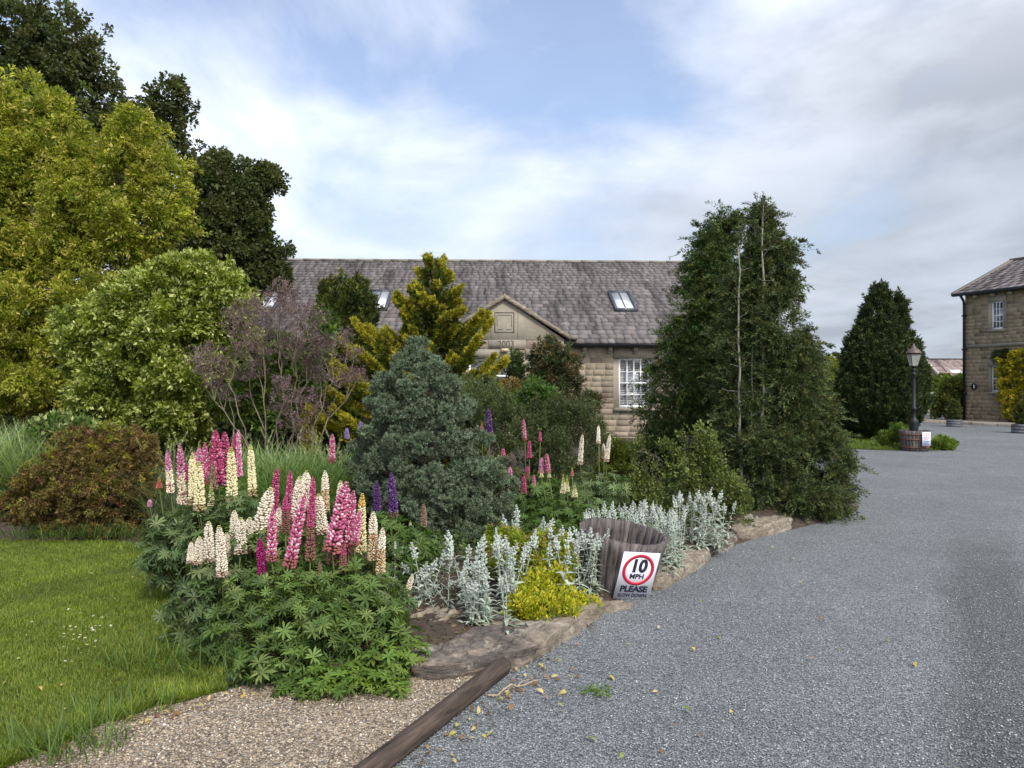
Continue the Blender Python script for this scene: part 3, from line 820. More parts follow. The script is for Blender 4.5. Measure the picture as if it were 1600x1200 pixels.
def far_house():
    r = rng_(12)
    H = thing('stone_house', 'two storey stone house at the end of the drive with yellow creeper on its front', 'house', (18.85, 32, 0), math.atan2(-.917, .40))
    X1, D, EZ = 9.0, 7.08, 5.36
    win = [(1.13, 1.60, 3.80, 4.90), (1.13, 1.60, 1.29, 2.33), (3.9, 4.5, 3.8, 4.9), (3.9, 4.5, 1.29, 2.33)]
    door = (2.42, 3.25, .12, 2.25)
    lint = [(a - .12, b + .12, z0 - .1, z1 + .25) for a, b, z0, z1 in win] + [(door[0] - .12, door[1] + .12, 0, door[3] + .2)]
    w = MB(); wall_with_holes(w, 0, X1, 0, EZ, 0, win + [door]); w.box(0, X1, D - .3, D, 0, EZ); w.box(0, .3, .3, D - .3, 0, EZ); w.box(X1 - .3, X1, .3, D - .3, 0, EZ)
    RY, RZ = 3.54, 7.0
    for xa, xb in ((0, .3), (X1 - .3, X1)):
        w.add([(xa, 0, EZ), (xa, D, EZ), (xa, RY, RZ - .1), (xb, 0, EZ), (xb, D, EZ), (xb, RY, RZ - .1)], [np.array([(0, 2, 1), (3, 4, 5)]), np.array([(0, 3, 5, 2), (1, 2, 5, 4)])])
    w.build('wall', M['mortar'], H, local=True)
    b = MB()
    block_wall(b, None, 0, X1, .02, 3.10, 0, lint, r, (.22, .175, .115), ch=(.13, .19), bw=(.2, .45))
    block_wall(b, None, 0, X1, 3.22, EZ - .1, 0, lint, r, (.22, .175, .115), ch=(.13, .19), bw=(.2, .45))
    b.build('stone_facing', M['block'], H, local=True)
    s_ = MB(); s_.box(-.02, X1, -.07, -.001, 3.10, 3.21); s_.build('string_course', M['ashlar'], H, local=True)
    for a, bb, z0, z1 in win: sash(H, a, z0, bb - a, z1 - z0, 0, 3, 4, blind=False, lintel=.25, sill=.1, ext=.12, fr=.04, reveal=.04)
    m = MB()
    slate_slope(m, r, -.3, X1 + .3, -.30, EZ - .02, RY, RZ, (.17, .150, .145), e0=.38, e1=.26, wf=(.3, .6))
    slate_slope(m, r, -.3, X1 + .3, D + .3, EZ - .02, RY, RZ, (.20, .165, .15), e0=.5, e1=.4, wf=(.5, .9))
    m.build('roof', M['slate'], H, local=True)
    v = MB()
    for sgn, yb in ((-1, -.30), (1, D + .3)):
        V = []
        for xx in (-.42, -.26):
            V += [(xx, RY, RZ + .09), (xx, yb, EZ + .05), (xx, yb, EZ - .08), (xx, RY, RZ - .08)]
        v.add(V, np.array([(0, 1, 2, 3), (7, 6, 5, 4), (0, 4, 5, 1), (1, 5, 6, 2), (2, 6, 7, 3)]), (.17, .15, .12))
    v.box(-.42, X1 + .3, RY - .12, RY + .12, RZ - .02, RZ + .09, (.15, .13, .12))
    v.build('coping', M['vcol'], H, local=True)
    g = MB(); g.box(-.3, X1, -.40, -.28, EZ - .12, EZ + .0); g.build('gutter', M['black'], H, local=True)
    for k in range(12):
        c = MB(); xc = .55 + k * .72; c.box(xc - .06, xc + .06, -.24, -.001, EZ - .24, EZ - .13); c.build('corbel', M['ashlar'], H, local=True)
    p = MB(); tube(p, [(.02, -.32, EZ - .1), (.02, -.12, EZ - .32), (.02, -.10, EZ - .5), (.02, -.10, .12)], .05, 8)
    for zz in (1.2, 3.0, 4.4): p.box(-.05, .09, -.16, -.01, zz, zz + .06)
    p.build('downpipe', M['black'], H, local=True)
    dr = MB(); dr.box(door[0] + .06, door[1] - .06, .08, .12, door[2], door[3] - .05)
    for (xa, xb, za, zb) in ((.12, .38, .3, .9), (.45, .71, .3, .9), (.12, .38, 1.05, 1.95), (.45, .71, 1.05, 1.95)):
        dr.box(door[0] + xa, door[0] + xb, .06, .079, za, zb)
    do = dr.build('door', M['brown'], H, local=True)
    k_ = MB(); lathe(k_, [(0, -.02), (.03, -.02), (.03, .02), (0, .02)], 10, (.5, .45, .3), (door[0] + .68, .04, 1.05)); k_.build('handle', M['vcol'], do, local=True)
    fr = MB(); fr.box(door[0] - .0, door[0] + .06, .02, .14, door[2], door[3]); fr.box(door[1] - .06, door[1], .02, .14, door[2], door[3]); fr.box(door[0] + .06, door[1] - .06, .02, .14, door[3] - .05, door[3])
    fr.build('door_frame', M['brown'], do, local=True)
    pq = MB(); an = np.arange(24) / 24 * 2 * np.pi
    ring = np.stack([.43 + .13 * np.cos(an), np.full(24, -.06), 1.50 + .13 * np.sin(an)], 1); r2 = ring + np.array([0, .03, 0])
    pq.add(np.r_[ring, r2], [np.array([list(range(24))]), np.array([(i, 24 + i, 24 + (i + 1) % 24, (i + 1) % 24) for i in range(24)])])
    po = pq.build('wall_plaque', M['black'], H, local=True)
    e = MB()
    e.add([(.40, -.064, 1.43), (.46, -.064, 1.43), (.445, -.064, 1.50), (.46, -.064, 1.54), (.43, -.064, 1.58), (.40, -.064, 1.54), (.415, -.064, 1.50)], np.array([(0, 1, 2, 3, 4, 5, 6)]))
    e.build('emblem', M['white'], po, local=True)
far_house()

def far_barn():
    r = rng_(13)
    H = thing('distant_barn', 'distant low building with pinkish slate roof beyond the clipped hedge', 'building', (32.4, 58, 0))
    w = MB(); w.box(0, 24, 0, .3, 0, 2.2, (.22, .18, .13)); w.box(0, 24, 3.9, 4.2, 0, 2.2, (.22, .18, .13)); w.box(0, .3, .3, 3.9, 0, 2.2, (.22, .18, .13)); w.box(23.7, 24, .3, 3.9, 0, 2.2, (.22, .18, .13))
    w.add([(0, 0, 2.2), (0, 4.2, 2.2), (0, 2.1, 3.42)], np.array([(0, 2, 1)]), (.22, .18, .13))
    w.add([(24, 0, 2.2), (24, 4.2, 2.2), (24, 2.1, 3.42)], np.array([(0, 1, 2)]), (.22, .18, .13))
    w.build('wall', M['vcol'], H, local=True)
    m = MB(); slate_slope(m, r, -.1, 24, -.2, 2.12, 2.1, 3.52, (.21, .165, .155), e0=.3, e1=.3, wf=(.5, .9)); slate_slope(m, r, -.1, 24, 4.4, 2.12, 2.1, 3.52, (.30, .21, .195), e0=.5, e1=.5, wf=(.9, 1.9))
    m.build('roof', M['slate'], H, local=True)
    v = MB(); v.add([(-.2, -.25, 2.12), (-.2, 2.1, 3.58), (0, 2.1, 3.58), (0, -.25, 2.12), (-.2, -.25, 2.0), (-.2, 2.1, 3.46)], np.array([(0, 3, 2, 1), (0, 1, 5, 4)]), (.4, .36, .28))
    v.box(-.2, 24, 2.0, 2.2, 3.53, 3.6, (.12, .11, .11)); v.build('coping', M['vcol'], H, local=True)
    s_ = MB(); s_.add([(.9, .25, 2.45), (1.7, .25, 2.45), (1.7, .6, 2.68), (.9, .6, 2.68)], np.array([(0, 1, 2, 3)]), (.6, .6, .62)); s_.build('skylight', M['skyglass'], H, local=True)
far_barn()

def balustrade():
    H = thing('balustrade', 'low pale stone balustrade in front of the far clipped hedge', 'balustrade', (20.6, 42, 0))
    r = MB(); r.box(-1, 4.6, -.16, .16, 1.03, 1.15); r.build('rail', M['ashlar'], H, local=True)
    r = MB(); r.box(-1, 4.6, -.16, .16, 0, .22); r.build('plinth', M['ashlar'], H, local=True)
    b = MB(); lathe(b, [(.09, .221), (.09, .28), (.05, .31), (.06, .36), (.105, .50), (.09, .62), (.045, .78), (.045, .92), (.085, .96), (.085, 1.029)], 12)
    me = None
    for k in range(18):
        if me is None: o = b.build('baluster', M['ashlar'], H, local=True, smooth=True); me = o
        else: o = me.copy(); C.objects.link(o); o.parent = H
        o.location = (-.85 + k * .31, 0, 0)
balustrade()
# ------------------------------------------------------------------ vegetation builders
UP = np.array([0, 0, 1.0])
def rods(mb, P0, P1, r0, r1, col, bow=None):
    """many thin three-sided stems at once, each with one bend"""
    P0 = np.asarray(P0, float); P1 = np.asarray(P1, float); n = len(P0)
    if n == 0: return
    Mi = (P0 + P1) / 2 if bow is None else (P0 + P1) / 2 + bow
    D = nrm(P1 - P0); ref = np.where(np.abs(D[:, 2:3]) > .9, np.array([[1.0, 0, 0]]), np.array([[0, 0, 1.0]]))
    A = nrm(np.cross(D, ref)); B = np.cross(D, A)
    r0 = np.broadcast_to(r0, (n,)); r1 = np.broadcast_to(r1, (n,))
    V = np.zeros((n, 9, 3))
    for k, (P, r) in enumerate(((P0, r0), (Mi, (r0 + r1) / 2), (P1, r1))):
        for j in range(3):
            a = j * 2 * math.pi / 3
            V[:, k * 3 + j] = P + (math.cos(a) * A + math.sin(a) * B) * r[:, None]
    f = np.array([(k * 3 + j, k * 3 + (j + 1) % 3, k * 3 + 3 + (j + 1) % 3, k * 3 + 3 + j) for k in range(2) for j in range(3)])
    F_ = (f[None] + (np.arange(n) * 9)[:, None, None]).reshape(-1, 4)
    col = np.asarray(col, float)
    if col.ndim == 1: col = np.broadcast_to(col, (n, 3))
    mb.add(V.reshape(-1, 3), F_, np.repeat(col, 9, 0))

def skeleton(root, rng, base, blobs, r0, mat, trunk_top=None, twigs=120, tips=None, nlimb=None, forks=1, limb_r=.35, spread=.12):
    """trunk part (with limbs) growing into the blobs"""
    mb = MB(); b = np.asarray(blobs)
    base = np.asarray(base, float)
    if trunk_top is None:
        top = b[np.argmax(b[:, 2])][:3]
    else: top = np.asarray(trunk_top, float)
    for k in range(forks):
        off = rng.normal(0, spread, 3) * [1, 1, 0] if forks > 1 else np.zeros(3)
        tpt = top if k == 0 else b[rng.integers(len(b))][:3]
        tr = limb_path(rng, base + off, tpt, 9, .05)
        tube(mb, tr, np.linspace(r0, r0 * .18, 9) * (1 if k == 0 else .7), 8)
        if k == 0: tr0 = tr
    idx = range(len(b)) if nlimb is None else rng.choice(len(b), min(nlimb, len(b)), replace=False)
    for i in idx:
        t = min(max((b[i][2] - base[2]) / max(top[2] - base[2], .1) - .3, .08), .9)
        j = t * 8; s_ = tr0[int(j)] * (1 - j % 1) + tr0[min(int(j) + 1, 8)] * (j % 1)
        p = limb_path(rng, s_, b[i][:3], 7, .09, .06)
        tube(mb, p, np.linspace(r0 * limb_r, r0 * .07, 7), 6)
        if tips is not None and len(tips):
            d = np.linalg.norm(tips - b[i][:3], axis=1); near = np.argsort(d)[: max(3, twigs // len(b))]
            for q in near[::2]:
                s2 = p[rng.integers(3, 7)]
                tube(mb, limb_path(rng, s2, tips[q], 4, .08), np.linspace(r0 * .06, .003, 4), 4, cap=False)
    return mb.build('trunk', mat, root, smooth=True)

def tree(name, label, cat, base, blobs, rng, K, n, T, lL, lW, cols, w=None, pl=.3, pr=.16, mat='leaf', shell=.4, gap=None, up=.3, outw=.6, back=.45, trunk_r=.1, bark_='bark', top=None, twigs=60, group=None, nlimb=None, forks=1, zmin=.05, tint=None, lump=.12, sub=(.36, 1.0), **kw):
    root = thing(name, label, cat, base, group=group)
    if sub:
        sb = subblobs(rng, blobs, sub[0], sub[1])
        B, N = crown_points(rng, sb, int(K * .85), shell, gap, back, lump, zmin)
        B2, N2 = crown_points(rng, [(b[0], b[1], b[2], b[3] * .72, b[4] * .72, b[5] * .72) for b in blobs], int(K * .22), .3, None, back, .1, zmin)
        B = np.concatenate([B, B2]); N = np.concatenate([N, N2])
    else: B, N = crown_points(rng, blobs, K, shell, gap, back, lump, zmin)
    D = nrm(N * outw + UP * up + rng.normal(0, .3, B.shape))
    if trunk_r: skeleton(root, rng, base, blobs, trunk_r, M[bark_], top, twigs, B[rng.choice(len(B), min(len(B), 400), replace=False)], nlimb, forks)
    mb = MB()
    sprays(mb, rng, B - D * pl * .4, D, pl * np.exp(rng.normal(0, .2, len(B))), pr, n, T, lL, lW, cols, w, **kw)
    mb.build('crown', M[mat], root)
    return root

def arms_to_plumes(rng, paths, step, L, R_, spread=.7, up=.15, t0=.1, taper=.5, t1=1.0):
    B, D, Ls = [], [], []
    for p in paths:
        seg = np.linalg.norm(np.diff(p, axis=0), axis=1); ln = seg.sum(); m = max(3, int(ln / step))
        t = t0 + (t1 - t0) * rng.random(m) ** .8
        s = t * (len(p) - 1); i = np.minimum(s.astype(int), len(p) - 2); f = (s - i)[:, None]
        B.append(p[i] * (1 - f) + p[i + 1] * f)
        d = nrm(p[i + 1] - p[i]); D.append(nrm(d + rdir(rng, m) * spread + UP * up)); Ls.append(L * (1 - taper * t) * np.exp(rng.normal(0, .15, m)))
    return np.concatenate(B), np.concatenate(D), np.concatenate(Ls)

# ================================================================== trees on the left
def px_blobs(lst, Y, sy=1.0, rd=None):
    return [pb(a[0], a[1], a[2], Y + (a[4] if len(a) > 4 else 0), a[3] * sy if len(a) > 3 else None, rd if rd else None) for a in lst]

r = rng_(21)
tree('oak_tree', 'tall dark oak rising behind the yellow green tree at the far left', 'tree', (-12.2, 20.5, 0),
     px_blobs([(30, 70, 75), (100, 70, 60), (135, 120, 50), (60, 150, 80), (150, 190, 65), (-60, 100, 90), (-120, 200, 110), (0, 230, 110), (100, 240, 90), (190, 240, 60), (262, 160, 35), (250, 205, 38), (285, 200, 24), (300, 226, 15), (240, 270, 60), (170, 330, 90), (60, 340, 120)], 20),
     r, 2900, 46, T_DIA, .10, .065, [(.040, .058, .016), (.056, .074, .020), (.078, .092, .028), (.07, .07, .022)], pl=.30, pr=.24, gap=(1.5, -.5), trunk_r=.38, twigs=100, lump=.2, fwd=.4, rnd=.6, shell=.45)
tree('oak_tree', 'smaller dark oak between the yellow green tree and the cottage roof', 'tree', (-8.2, 19.2, 0),
     px_blobs([(355, 262, 28), (335, 290, 38), (408, 278, 26), (385, 310, 34), (350, 340, 48), (400, 350, 24), (300, 350, 55), (370, 392, 50), (418, 395, 28), (405, 432, 38), (340, 420, 50), (290, 430, 60), (435, 432, 18), (330, 480, 50)], 19.2),
     rng_(22), 2100, 46, T_DIA, .095, .06, [(.040, .058, .016), (.058, .076, .020), (.080, .094, .028), (.07, .07, .022)], pl=.26, pr=.21, gap=(1.7, -.45, 1.0), trunk_r=.24, twigs=100, lump=.2, fwd=.4, rnd=.6, shell=.5)
tree('ash_tree', 'tall yellow green tree with orange tinged new leaves at the left edge', 'tree', (-8.2, 14.4, 0),
     px_blobs([(45, 165, 55), (0, 200, 60), (95, 200, 50), (20, 270, 80), (110, 270, 60), (205, 215, 48), (190, 280, 55), (255, 270, 40), (262, 325, 42), (215, 350, 65), (120, 350, 85), (20, 370, 90), (-70, 300, 100), (-80, 460, 110), (50, 460, 90), (150, 440, 90), (60, 560, 90), (0, 590, 80), (140, 560, 70)], 14.2),
     rng_(23), 4600, 52, T_DIA, .072, .027, [(.22, .25, .024), (.29, .30, .03), (.14, .18, .02), (.34, .32, .05)], [3, 3, 2, 1], sub=(.27, .8), pl=.36, pr=.15, gap=(2.0, -.38, 2.0), trunk_r=.16, twigs=160, lump=.16, droop=.25, rnd=.45, shell=.5, pvar=.2, tip=((.44, .38, .10), .76, .30))
tree('leafy_shrub', 'big rounded bright green shrub with pale fresh shoots behind the brown conifer', 'shrub', (-4.8, 11.3, 0),
     px_blobs([(320, 450, 52), (255, 455, 55), (352, 490, 45), (205, 500, 65), (290, 520, 70), (360, 540, 40), (165, 540, 60), (240, 580, 75), (330, 590, 60), (160, 610, 60), (210, 640, 60), (290, 640, 60)], 11),
     rng_(24), 3800, 50, T_LEAF, .058, .030, [(.16, .195, .020), (.20, .235, .028), (.09, .125, .015)], sub=(.3, .85), pl=.20, pr=.11, gap=(2.8, -.4, .5), trunk_r=.06, twigs=100, forks=5, shell=.45, rnd=.5, tip=((.42, .45, .16), .72, .5))
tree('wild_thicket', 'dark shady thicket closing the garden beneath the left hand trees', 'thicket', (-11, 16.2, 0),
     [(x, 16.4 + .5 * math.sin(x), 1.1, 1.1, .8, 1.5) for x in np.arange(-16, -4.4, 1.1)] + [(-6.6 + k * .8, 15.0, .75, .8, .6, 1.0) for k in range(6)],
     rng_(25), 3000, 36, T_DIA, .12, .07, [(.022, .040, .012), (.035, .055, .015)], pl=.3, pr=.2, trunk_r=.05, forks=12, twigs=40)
tree('elder_bush', 'low pale green leafy bush just behind the brown conifer and tall grass', 'bush', (-4.9, 9.3, 0),
     px_blobs([(85, 675, 38, 22), (130, 680, 30, 22), (180, 700, 30, 25), (60, 690, 25, 20)], 9.2), rng_(26), 330, 26, T_LEAF, .07, .035,
     [(.09, .15, .03), (.06, .11, .025)], pl=.12, pr=.09, trunk_r=.02, forks=5, tip=((.3, .33, .13), .6, .4))

# ================================================================== conifers
r = rng_(31)
tree('yew_tree', 'dark upright yew in front of the cottage roof, left of the golden conifer', 'conifer', (-2.95, 13.8, 0),
     px_blobs([(548, 470, 28, 32), (514, 470, 12, 26), (520, 515, 28, 45), (566, 500, 20, 42), (545, 530, 34, 60), (520, 575, 36, 55), (560, 600, 42, 60), (530, 650, 42, 60), (500, 640, 40, 60)], 13.8),
     r, 1500, 60, T_NDL, .075, .028, [(.045, .062, .012), (.068, .085, .015), (.03, .045, .012)], pl=.26, pr=.075, mat='needle', up=1.2, outw=.5, trunk_r=.09, forks=3, shell=.25, rnd=.25, tip=((.10, .105, .018), .75, .4), pvar=.25)

def golden_conifer():
    r = rng_(32); Y = 11.6
    root = thing('golden_conifer', 'golden yellow conifer with feathery upswept arms, tallest in the middle of the bed', 'conifer', at(678, 760, Y) * [1, 1, 0])
    tips = [(667, 402, .95), (690, 410, .93), (655, 425, .9), (705, 432, .9), (644, 452, .8), (718, 452, .82), (621, 460, .74), (722, 486, .76), (630, 486, .7), (700, 500, .7), (632, 500, .62), (753, 490, .60), (640, 520, .6), (767, 505, .48), (600, 520, .5), (575, 512, .46), (551, 502, .42), (560, 548, .36), (735, 540, .5), (745, 530, .42), (790, 566, .36), (770, 560, .3), (780, 612, .22), (740, 600, .3), (532, 532, .34), (504, 552, .3), (520, 580, .25), (500, 600, .2), (555, 590, .25), (775, 640, .15), (600, 600, .3), (700, 560, .45), (690, 600, .3), (640, 600, .3), (720, 640, .2), (480, 640, .12), (520, 640, .12), (660, 470, .75), (685, 460, .8), (670, 540, .55), (615, 550, .4), (760, 590, .25), (510, 660, .05), (560, 660, .05), (700, 680, .08), (750, 680, .06)]
    top = at(676, 420, Y); base = np.array(root.location)
    paths = []
    for px, py, h in tips:
        for k in range(2):
            tip = at(px + (r.normal(0, 4) if k else 0), py + (r.normal(0, 6) if k else 0), Y + (r.uniform(-.75, .35) if (k or h < .8) else 0))
            s_ = base * (1 - h) + top * h
            s_ = s_ + (tip - s_) * .05
            mid = (s_ + tip) / 2 + UP * (-.12 * np.linalg.norm(tip - s_))
            t = np.linspace(0, 1, 7)[:, None]
            paths.append((1 - t) ** 2 * s_ + 2 * t * (1 - t) * mid + t * t * tip)
    for k in range(100):   # arms reaching back and towards the path side as well
        h = r.random() ** 1.1 * .85; a = r.uniform(0, 2 * math.pi); L = (1.25 - 1.05 * h) * r.uniform(.6, 1)
        s_ = base * (1 - h) + top * h
        tip = s_ + np.array([math.cos(a) * L, math.sin(a) * L, .45 * L + .1]); mid = (s_ + tip) / 2 - UP * .1 * L; t = np.linspace(0, 1, 7)[:, None]
        paths.append((1 - t) ** 2 * s_ + 2 * t * (1 - t) * mid + t * t * tip)
    mb = MB()
    tube(mb, np.linspace(base, top, 8), np.linspace(.07, .015, 8), 8)
    for p in paths: tube(mb, p, np.linspace(.018, .004, 7), 4, cap=False)
    mb.build('trunk', M['bark'], root, smooth=True)
    B, D, L = arms_to_plumes(r, paths, .019, .24, .05, spread=.58, up=.25, t0=.42, taper=.72)
    mb = MB()
    B2, D2, L2 = arms_to_plumes(r, paths, .026, .24, .05, spread=.8, up=.0, t0=.05, t1=.72)
    sprays(mb, r, B2, D2, L2, .045, 42, T_NDL, .042, .016, [(.07, .095, .014), (.10, .12, .016), (.045, .065, .012)], fwd=1.0, out=.6)
    sprays(mb, r, B, D, L, .042, 42, T_NDL, .042, .017, [(.33, .30, .024), (.23, .235, .02), (.39, .34, .03), (.14, .16, .02)], [3, 3, 1.5, 1.2], fwd=1.0, out=.6, rnd=.3, up=.3, pvar=.2, tip=((.38, .33, .035), .7, .35))
    mb.build('crown', M['needle'], root)
golden_conifer()

def cushion_conifer():
    r = rng_(33); Y = 7.3
    base = at(690, 880, Y) * [1, 1, 0]
    root = thing('dwarf_conifer', 'blue green dwarf conifer of dense rounded cushions in the middle of the bed', 'conifer', base)
    c = [(652, 545, 24), (640, 562, 26), (668, 566, 26), (628, 584, 28), (655, 588, 30), (682, 586, 28), (600, 600, 24), (650, 612, 34), (690, 605, 30), (612, 640, 34), (588, 628, 20), (662, 650, 36), (702, 645, 32), (725, 640, 20), (582, 672, 26), (620, 690, 36), (664, 700, 32), (712, 690, 34), (742, 690, 28), (590, 715, 30), (632, 735, 32), (672, 745, 34), (730, 742, 36), (772, 735, 32), (575, 755, 26), (555, 730, 20), (610, 770, 28), (700, 775, 36), (745, 790, 34), (782, 790, 30), (650, 790, 28), (680, 815, 30), (722, 825, 32), (765, 830, 36), (795, 815, 22), (560, 790, 24), (600, 805, 24), (680, 865, 30), (720, 870, 30), (640, 850, 26), (765, 865, 26), (560, 700, 18), (795, 760, 20)]
    blobs = []
    for px, py, rr in c:
        # the cushions stand on a rounded cone: nearer in its middle, further at its rim
        hw = np.interp(py, [520, 600, 700, 800, 880], [45, 85, 120, 130, 125]); q = np.clip((px - 670) / hw, -1, 1)
        dy = -.62 * math.sqrt(max(0, 1 - q * q)) * np.interp(py, [520, 620, 850], [.25, .7, 1.0])
        Yc = Y + dy + .1
        blobs.append(pb(px, py, rr, Yc, rr * .95))
    nb = len(blobs)
    for k in range(34):    # the far side
        h = r.random(); a = r.uniform(.1, math.pi - .1); pyh = 850 - 270 * h; R_ = np.interp(pyh, [560, 620, 700, 850], [20, 55, 75, 100]) / F_PX * Y; cxh = at(np.interp(pyh, [560, 850], [652, 680]), 0, Y)[0]
        blobs.append((cxh + math.cos(a) * R_, Y + .1 + math.sin(a) * R_ * .9, .2 + 1.5 * h, .17, .17, .15))
    mb = MB()
    cen = np.array([base[0], Y + .1, .25])
    for b_ in blobs:
        b_ = np.array(b_[:3]); s_ = np.array([base[0] - .05 * b_[2], Y + .1, max(.1, b_[2] - .25)])
        tube(mb, limb_path(r, s_, b_, 5, .08), np.linspace(.022, .006, 5), 5, col=(.07, .04, .03))
    tube(mb, [base, (base[0], Y + .1, .6), at(650, 560, Y)], [.08, .06, .015], 8, col=(.07, .04, .03))
    mb.build('trunk', M['bark'], root, smooth=True)
    B, N = crown_points(r, subblobs(r, [(b[0], b[1], b[2], b[3] * .84, b[4] * .84, b[5] * .84) for b in blobs], .42, 1.05, .03, .15), 20000, .25, None, .45, .08)
    D = nrm(N + UP * .25 + r.normal(0, .3, B.shape))
    mb = MB()
    sprays(mb, r, B - D * .03, D, .034 * np.exp(r.normal(0, .25, len(B))), .016, 24, T_NDL, .018, .0065, [(.100, .142, .088), (.13, .18, .112), (.07, .10, .06), (.17, .22, .14)], fwd=.9, out=.8, rnd=.3, pvar=.22, tip=((.20, .25, .16), .75, .35))
    # dead brown inner twigs
    Bi, Ni = crown_points(r, [(b[0], b[1], b[2], b[3] * .62, b[4] * .62, b[5] * .62) for b in blobs], 900, .3, None, .4, .1)
    sprays(mb, r, Bi, Ni, .05, .03, 18, T_NDL, .03, .006, [(.04, .022, .016), (.025, .028, .016)])
    mb.build('crown', M['needle'], root)
cushion_conifer()

def brown_conifer():
    r = rng_(34); base = (-4.55, 8.45, 0)
    root = thing('low_conifer', 'low spreading bronze brown conifer with yellow tips beside the lawn', 'conifer', base)
    c = [(170, 688, 30), (215, 692, 28), (135, 700, 28), (205, 720, 36), (150, 725, 38), (100, 722, 28), (235, 730, 26), (60, 748, 30), (110, 757, 36), (165, 760, 36), (215, 765, 36), (40, 780, 26), (85, 790, 36), (135, 795, 34), (185, 800, 36), (225, 800, 26), (40, 812, 24), (75, 828, 28), (120, 830, 30), (170, 832, 30), (210, 830, 24), (235, 765, 20)]
    blobs = []
    for px, py, rr in c:
        q = np.clip((px - 135) / 115, -1, 1); dy = -.55 * math.sqrt(max(0, 1 - q * q)) * np.interp(py, [680, 760, 840], [.4, .9, 1.1])
        blobs.append(pb(px, py, rr, 8.55 + dy, rr * .62))
    for k in range(16):
        a = r.uniform(.1, math.pi - .1); h = r.random(); blobs.append((-4.7 + math.cos(a) * .7 * (1 - .4 * h), 8.6 + math.sin(a) * .6, .15 + .8 * h, .22, .22, .15))
    mb = MB()
    for b_ in blobs: tube(mb, limb_path(r, (base[0], base[1], .05), b_[:3], 6, .1), np.linspace(.025, .006, 6), 5)
    mb.build('trunk', M['bark'], root, smooth=True)
    B, N = crown_points(r, subblobs(r, blobs, .42, .9, .04), 3400, .3, None, .45, .15)
    D = nrm(N + r.normal(0, .45, B.shape) + UP * .1); mb = MB()
    sprays(mb, r, B - D * .04, D, .085, .045, 40, T_NDL, .030, .013, [(.125, .10, .022), (.15, .10, .032), (.08, .052, .022), (.16, .145, .026), (.10, .05, .026)], fwd=1, out=.7, rnd=.4, up=.6, pvar=.3, tip=((.13, .11, .02), .8, .22))
    yb = [i for i in (0, 5, 7, 4, 9) ]
    By, Ny = crown_points(r, [tuple(np.array(blobs[i]) * [1, 1, 1, .45, .45, .6] + [0, -.04, .08, 0, 0, 0]) for i in yb], 90, .3, None, 1)
    sprays(mb, r, By, nrm(Ny + UP * .5), .07, .04, 36, T_NDL, .03, .012, [(.22, .20, .02), (.15, .16, .02)], pvar=.15)
    mb.build('crown', M['needle'], root)
brown_conifer()

CY = 1.0
def cypress(name, label, base, lst, Y, K, seed, stems, lower=None, gap=None, cols=None, n=66, spurs=()):
    r = rng_(seed)
    root = thing(name, label, 'conifer', base)
    blobs = px_blobs(lst, Y)
    mb = MB()
    for (x0, y0, x1, y1, Ys, rr, mt) in stems:
        p = limb_path(r, at(x0, y0, Ys), at(x1, y1, Ys), 12, .006)
        tube(mb, p, np.linspace(rr, rr * .35, 12), 8, col=(.5, .5, .5))
        for k in range(26):
            i = r.integers(1, 12); a = r.uniform(-math.pi, 0.0) if k % 2 else r.uniform(0, 2 * math.pi); L = r.uniform(.10, .32) * (1.2 - i / 14)
            e = p[i] + np.array([math.cos(a) * L, math.sin(a) * L * .6, L * r.uniform(-.05, .5)])
            tube(mb, limb_path(r, p[i], e, 4, .08), np.linspace(.004, .0015, 4), 4, cap=False)
    mb.build('trunk', M['pale_bark'] if stems[0][6] else M['bark'], root, smooth=True)
    B, N = crown_points(r, subblobs(r, blobs, .36, 1.1, .05), K, .5, gap, .45, .22)
    D = nrm(N * .8 + UP * .45 + r.normal(0, .4, B.shape))
    mb = MB()
    cols = cols or [(.028, .048, .014), (.042, .065, .020), (.06, .085, .028), (.02, .034, .012)]
    sprays(mb, r, B - D * .08, D, .24 * np.exp(r.normal(0, .3, len(B))), .065, n, T_NDL, .034, .012, cols, fwd=1, out=.65, rnd=.3, pvar=.28, droop=.35, tip=((.10, .12, .04), .75, .3))
    for (x0, y0, x1, y1, Ys) in spurs:
        a, b = at(x0, y0, Ys), at(x1, y1, Ys); t = np.linspace(0, 1, 7)[:, None]
        p = a * (1 - t) + b * t + UP * .1 * np.sin(t * 2.2) * np.linalg.norm(b - a)
        B2, D2, L2 = arms_to_plumes(r, [p], .03, .13, .03, spread=.8, up=.1, t0=.0)
        sprays(mb, r, B2, D2, L2, .028, 22, T_NDL, .035, .014, cols, fwd=1, out=.6, rnd=.3, droop=.4)
        tube(mb, p, np.linspace(.007, .002, 7), 4, col=(.06, .05, .04), cap=False)
    mb.build('crown', M['needle'], root)
cypress('cypress_tree', 'dense dark green cypress at the cottage corner, behind the ragged taller one', at(1085, 740, 11) * [1, 1, 0],
        [(1140, 350, 18, 22), (1118, 372, 24, 32), (1108, 420, 36, 46), (1130, 420, 40, 60), (1098, 480, 48, 55), (1140, 500, 60, 80), (1088, 545, 58, 60), (1078, 605, 66, 60), (1130, 600, 70, 80), (1068, 665, 66, 60), (1120, 680, 70, 70), (1060, 720, 60, 50)], 11.0, 5200, 41,
        [(1085, 740, 1130, 345, 11.0, .09, 0), (1095, 740, 1100, 400, 11.1, .07, 0)], cols=[(.040, .080, .018), (.060, .105, .024), (.028, .056, .014), (.09, .105, .022)],
        spurs=[(1110, 400, 1086, 350, 10.8), (1118, 370, 1106, 336, 10.8), (1128, 360, 1124, 334, 10.8), (1095, 420, 1072, 396, 10.8), (1135, 355, 1152, 328, 10.8), (1100, 440, 1080, 425, 10.8)])
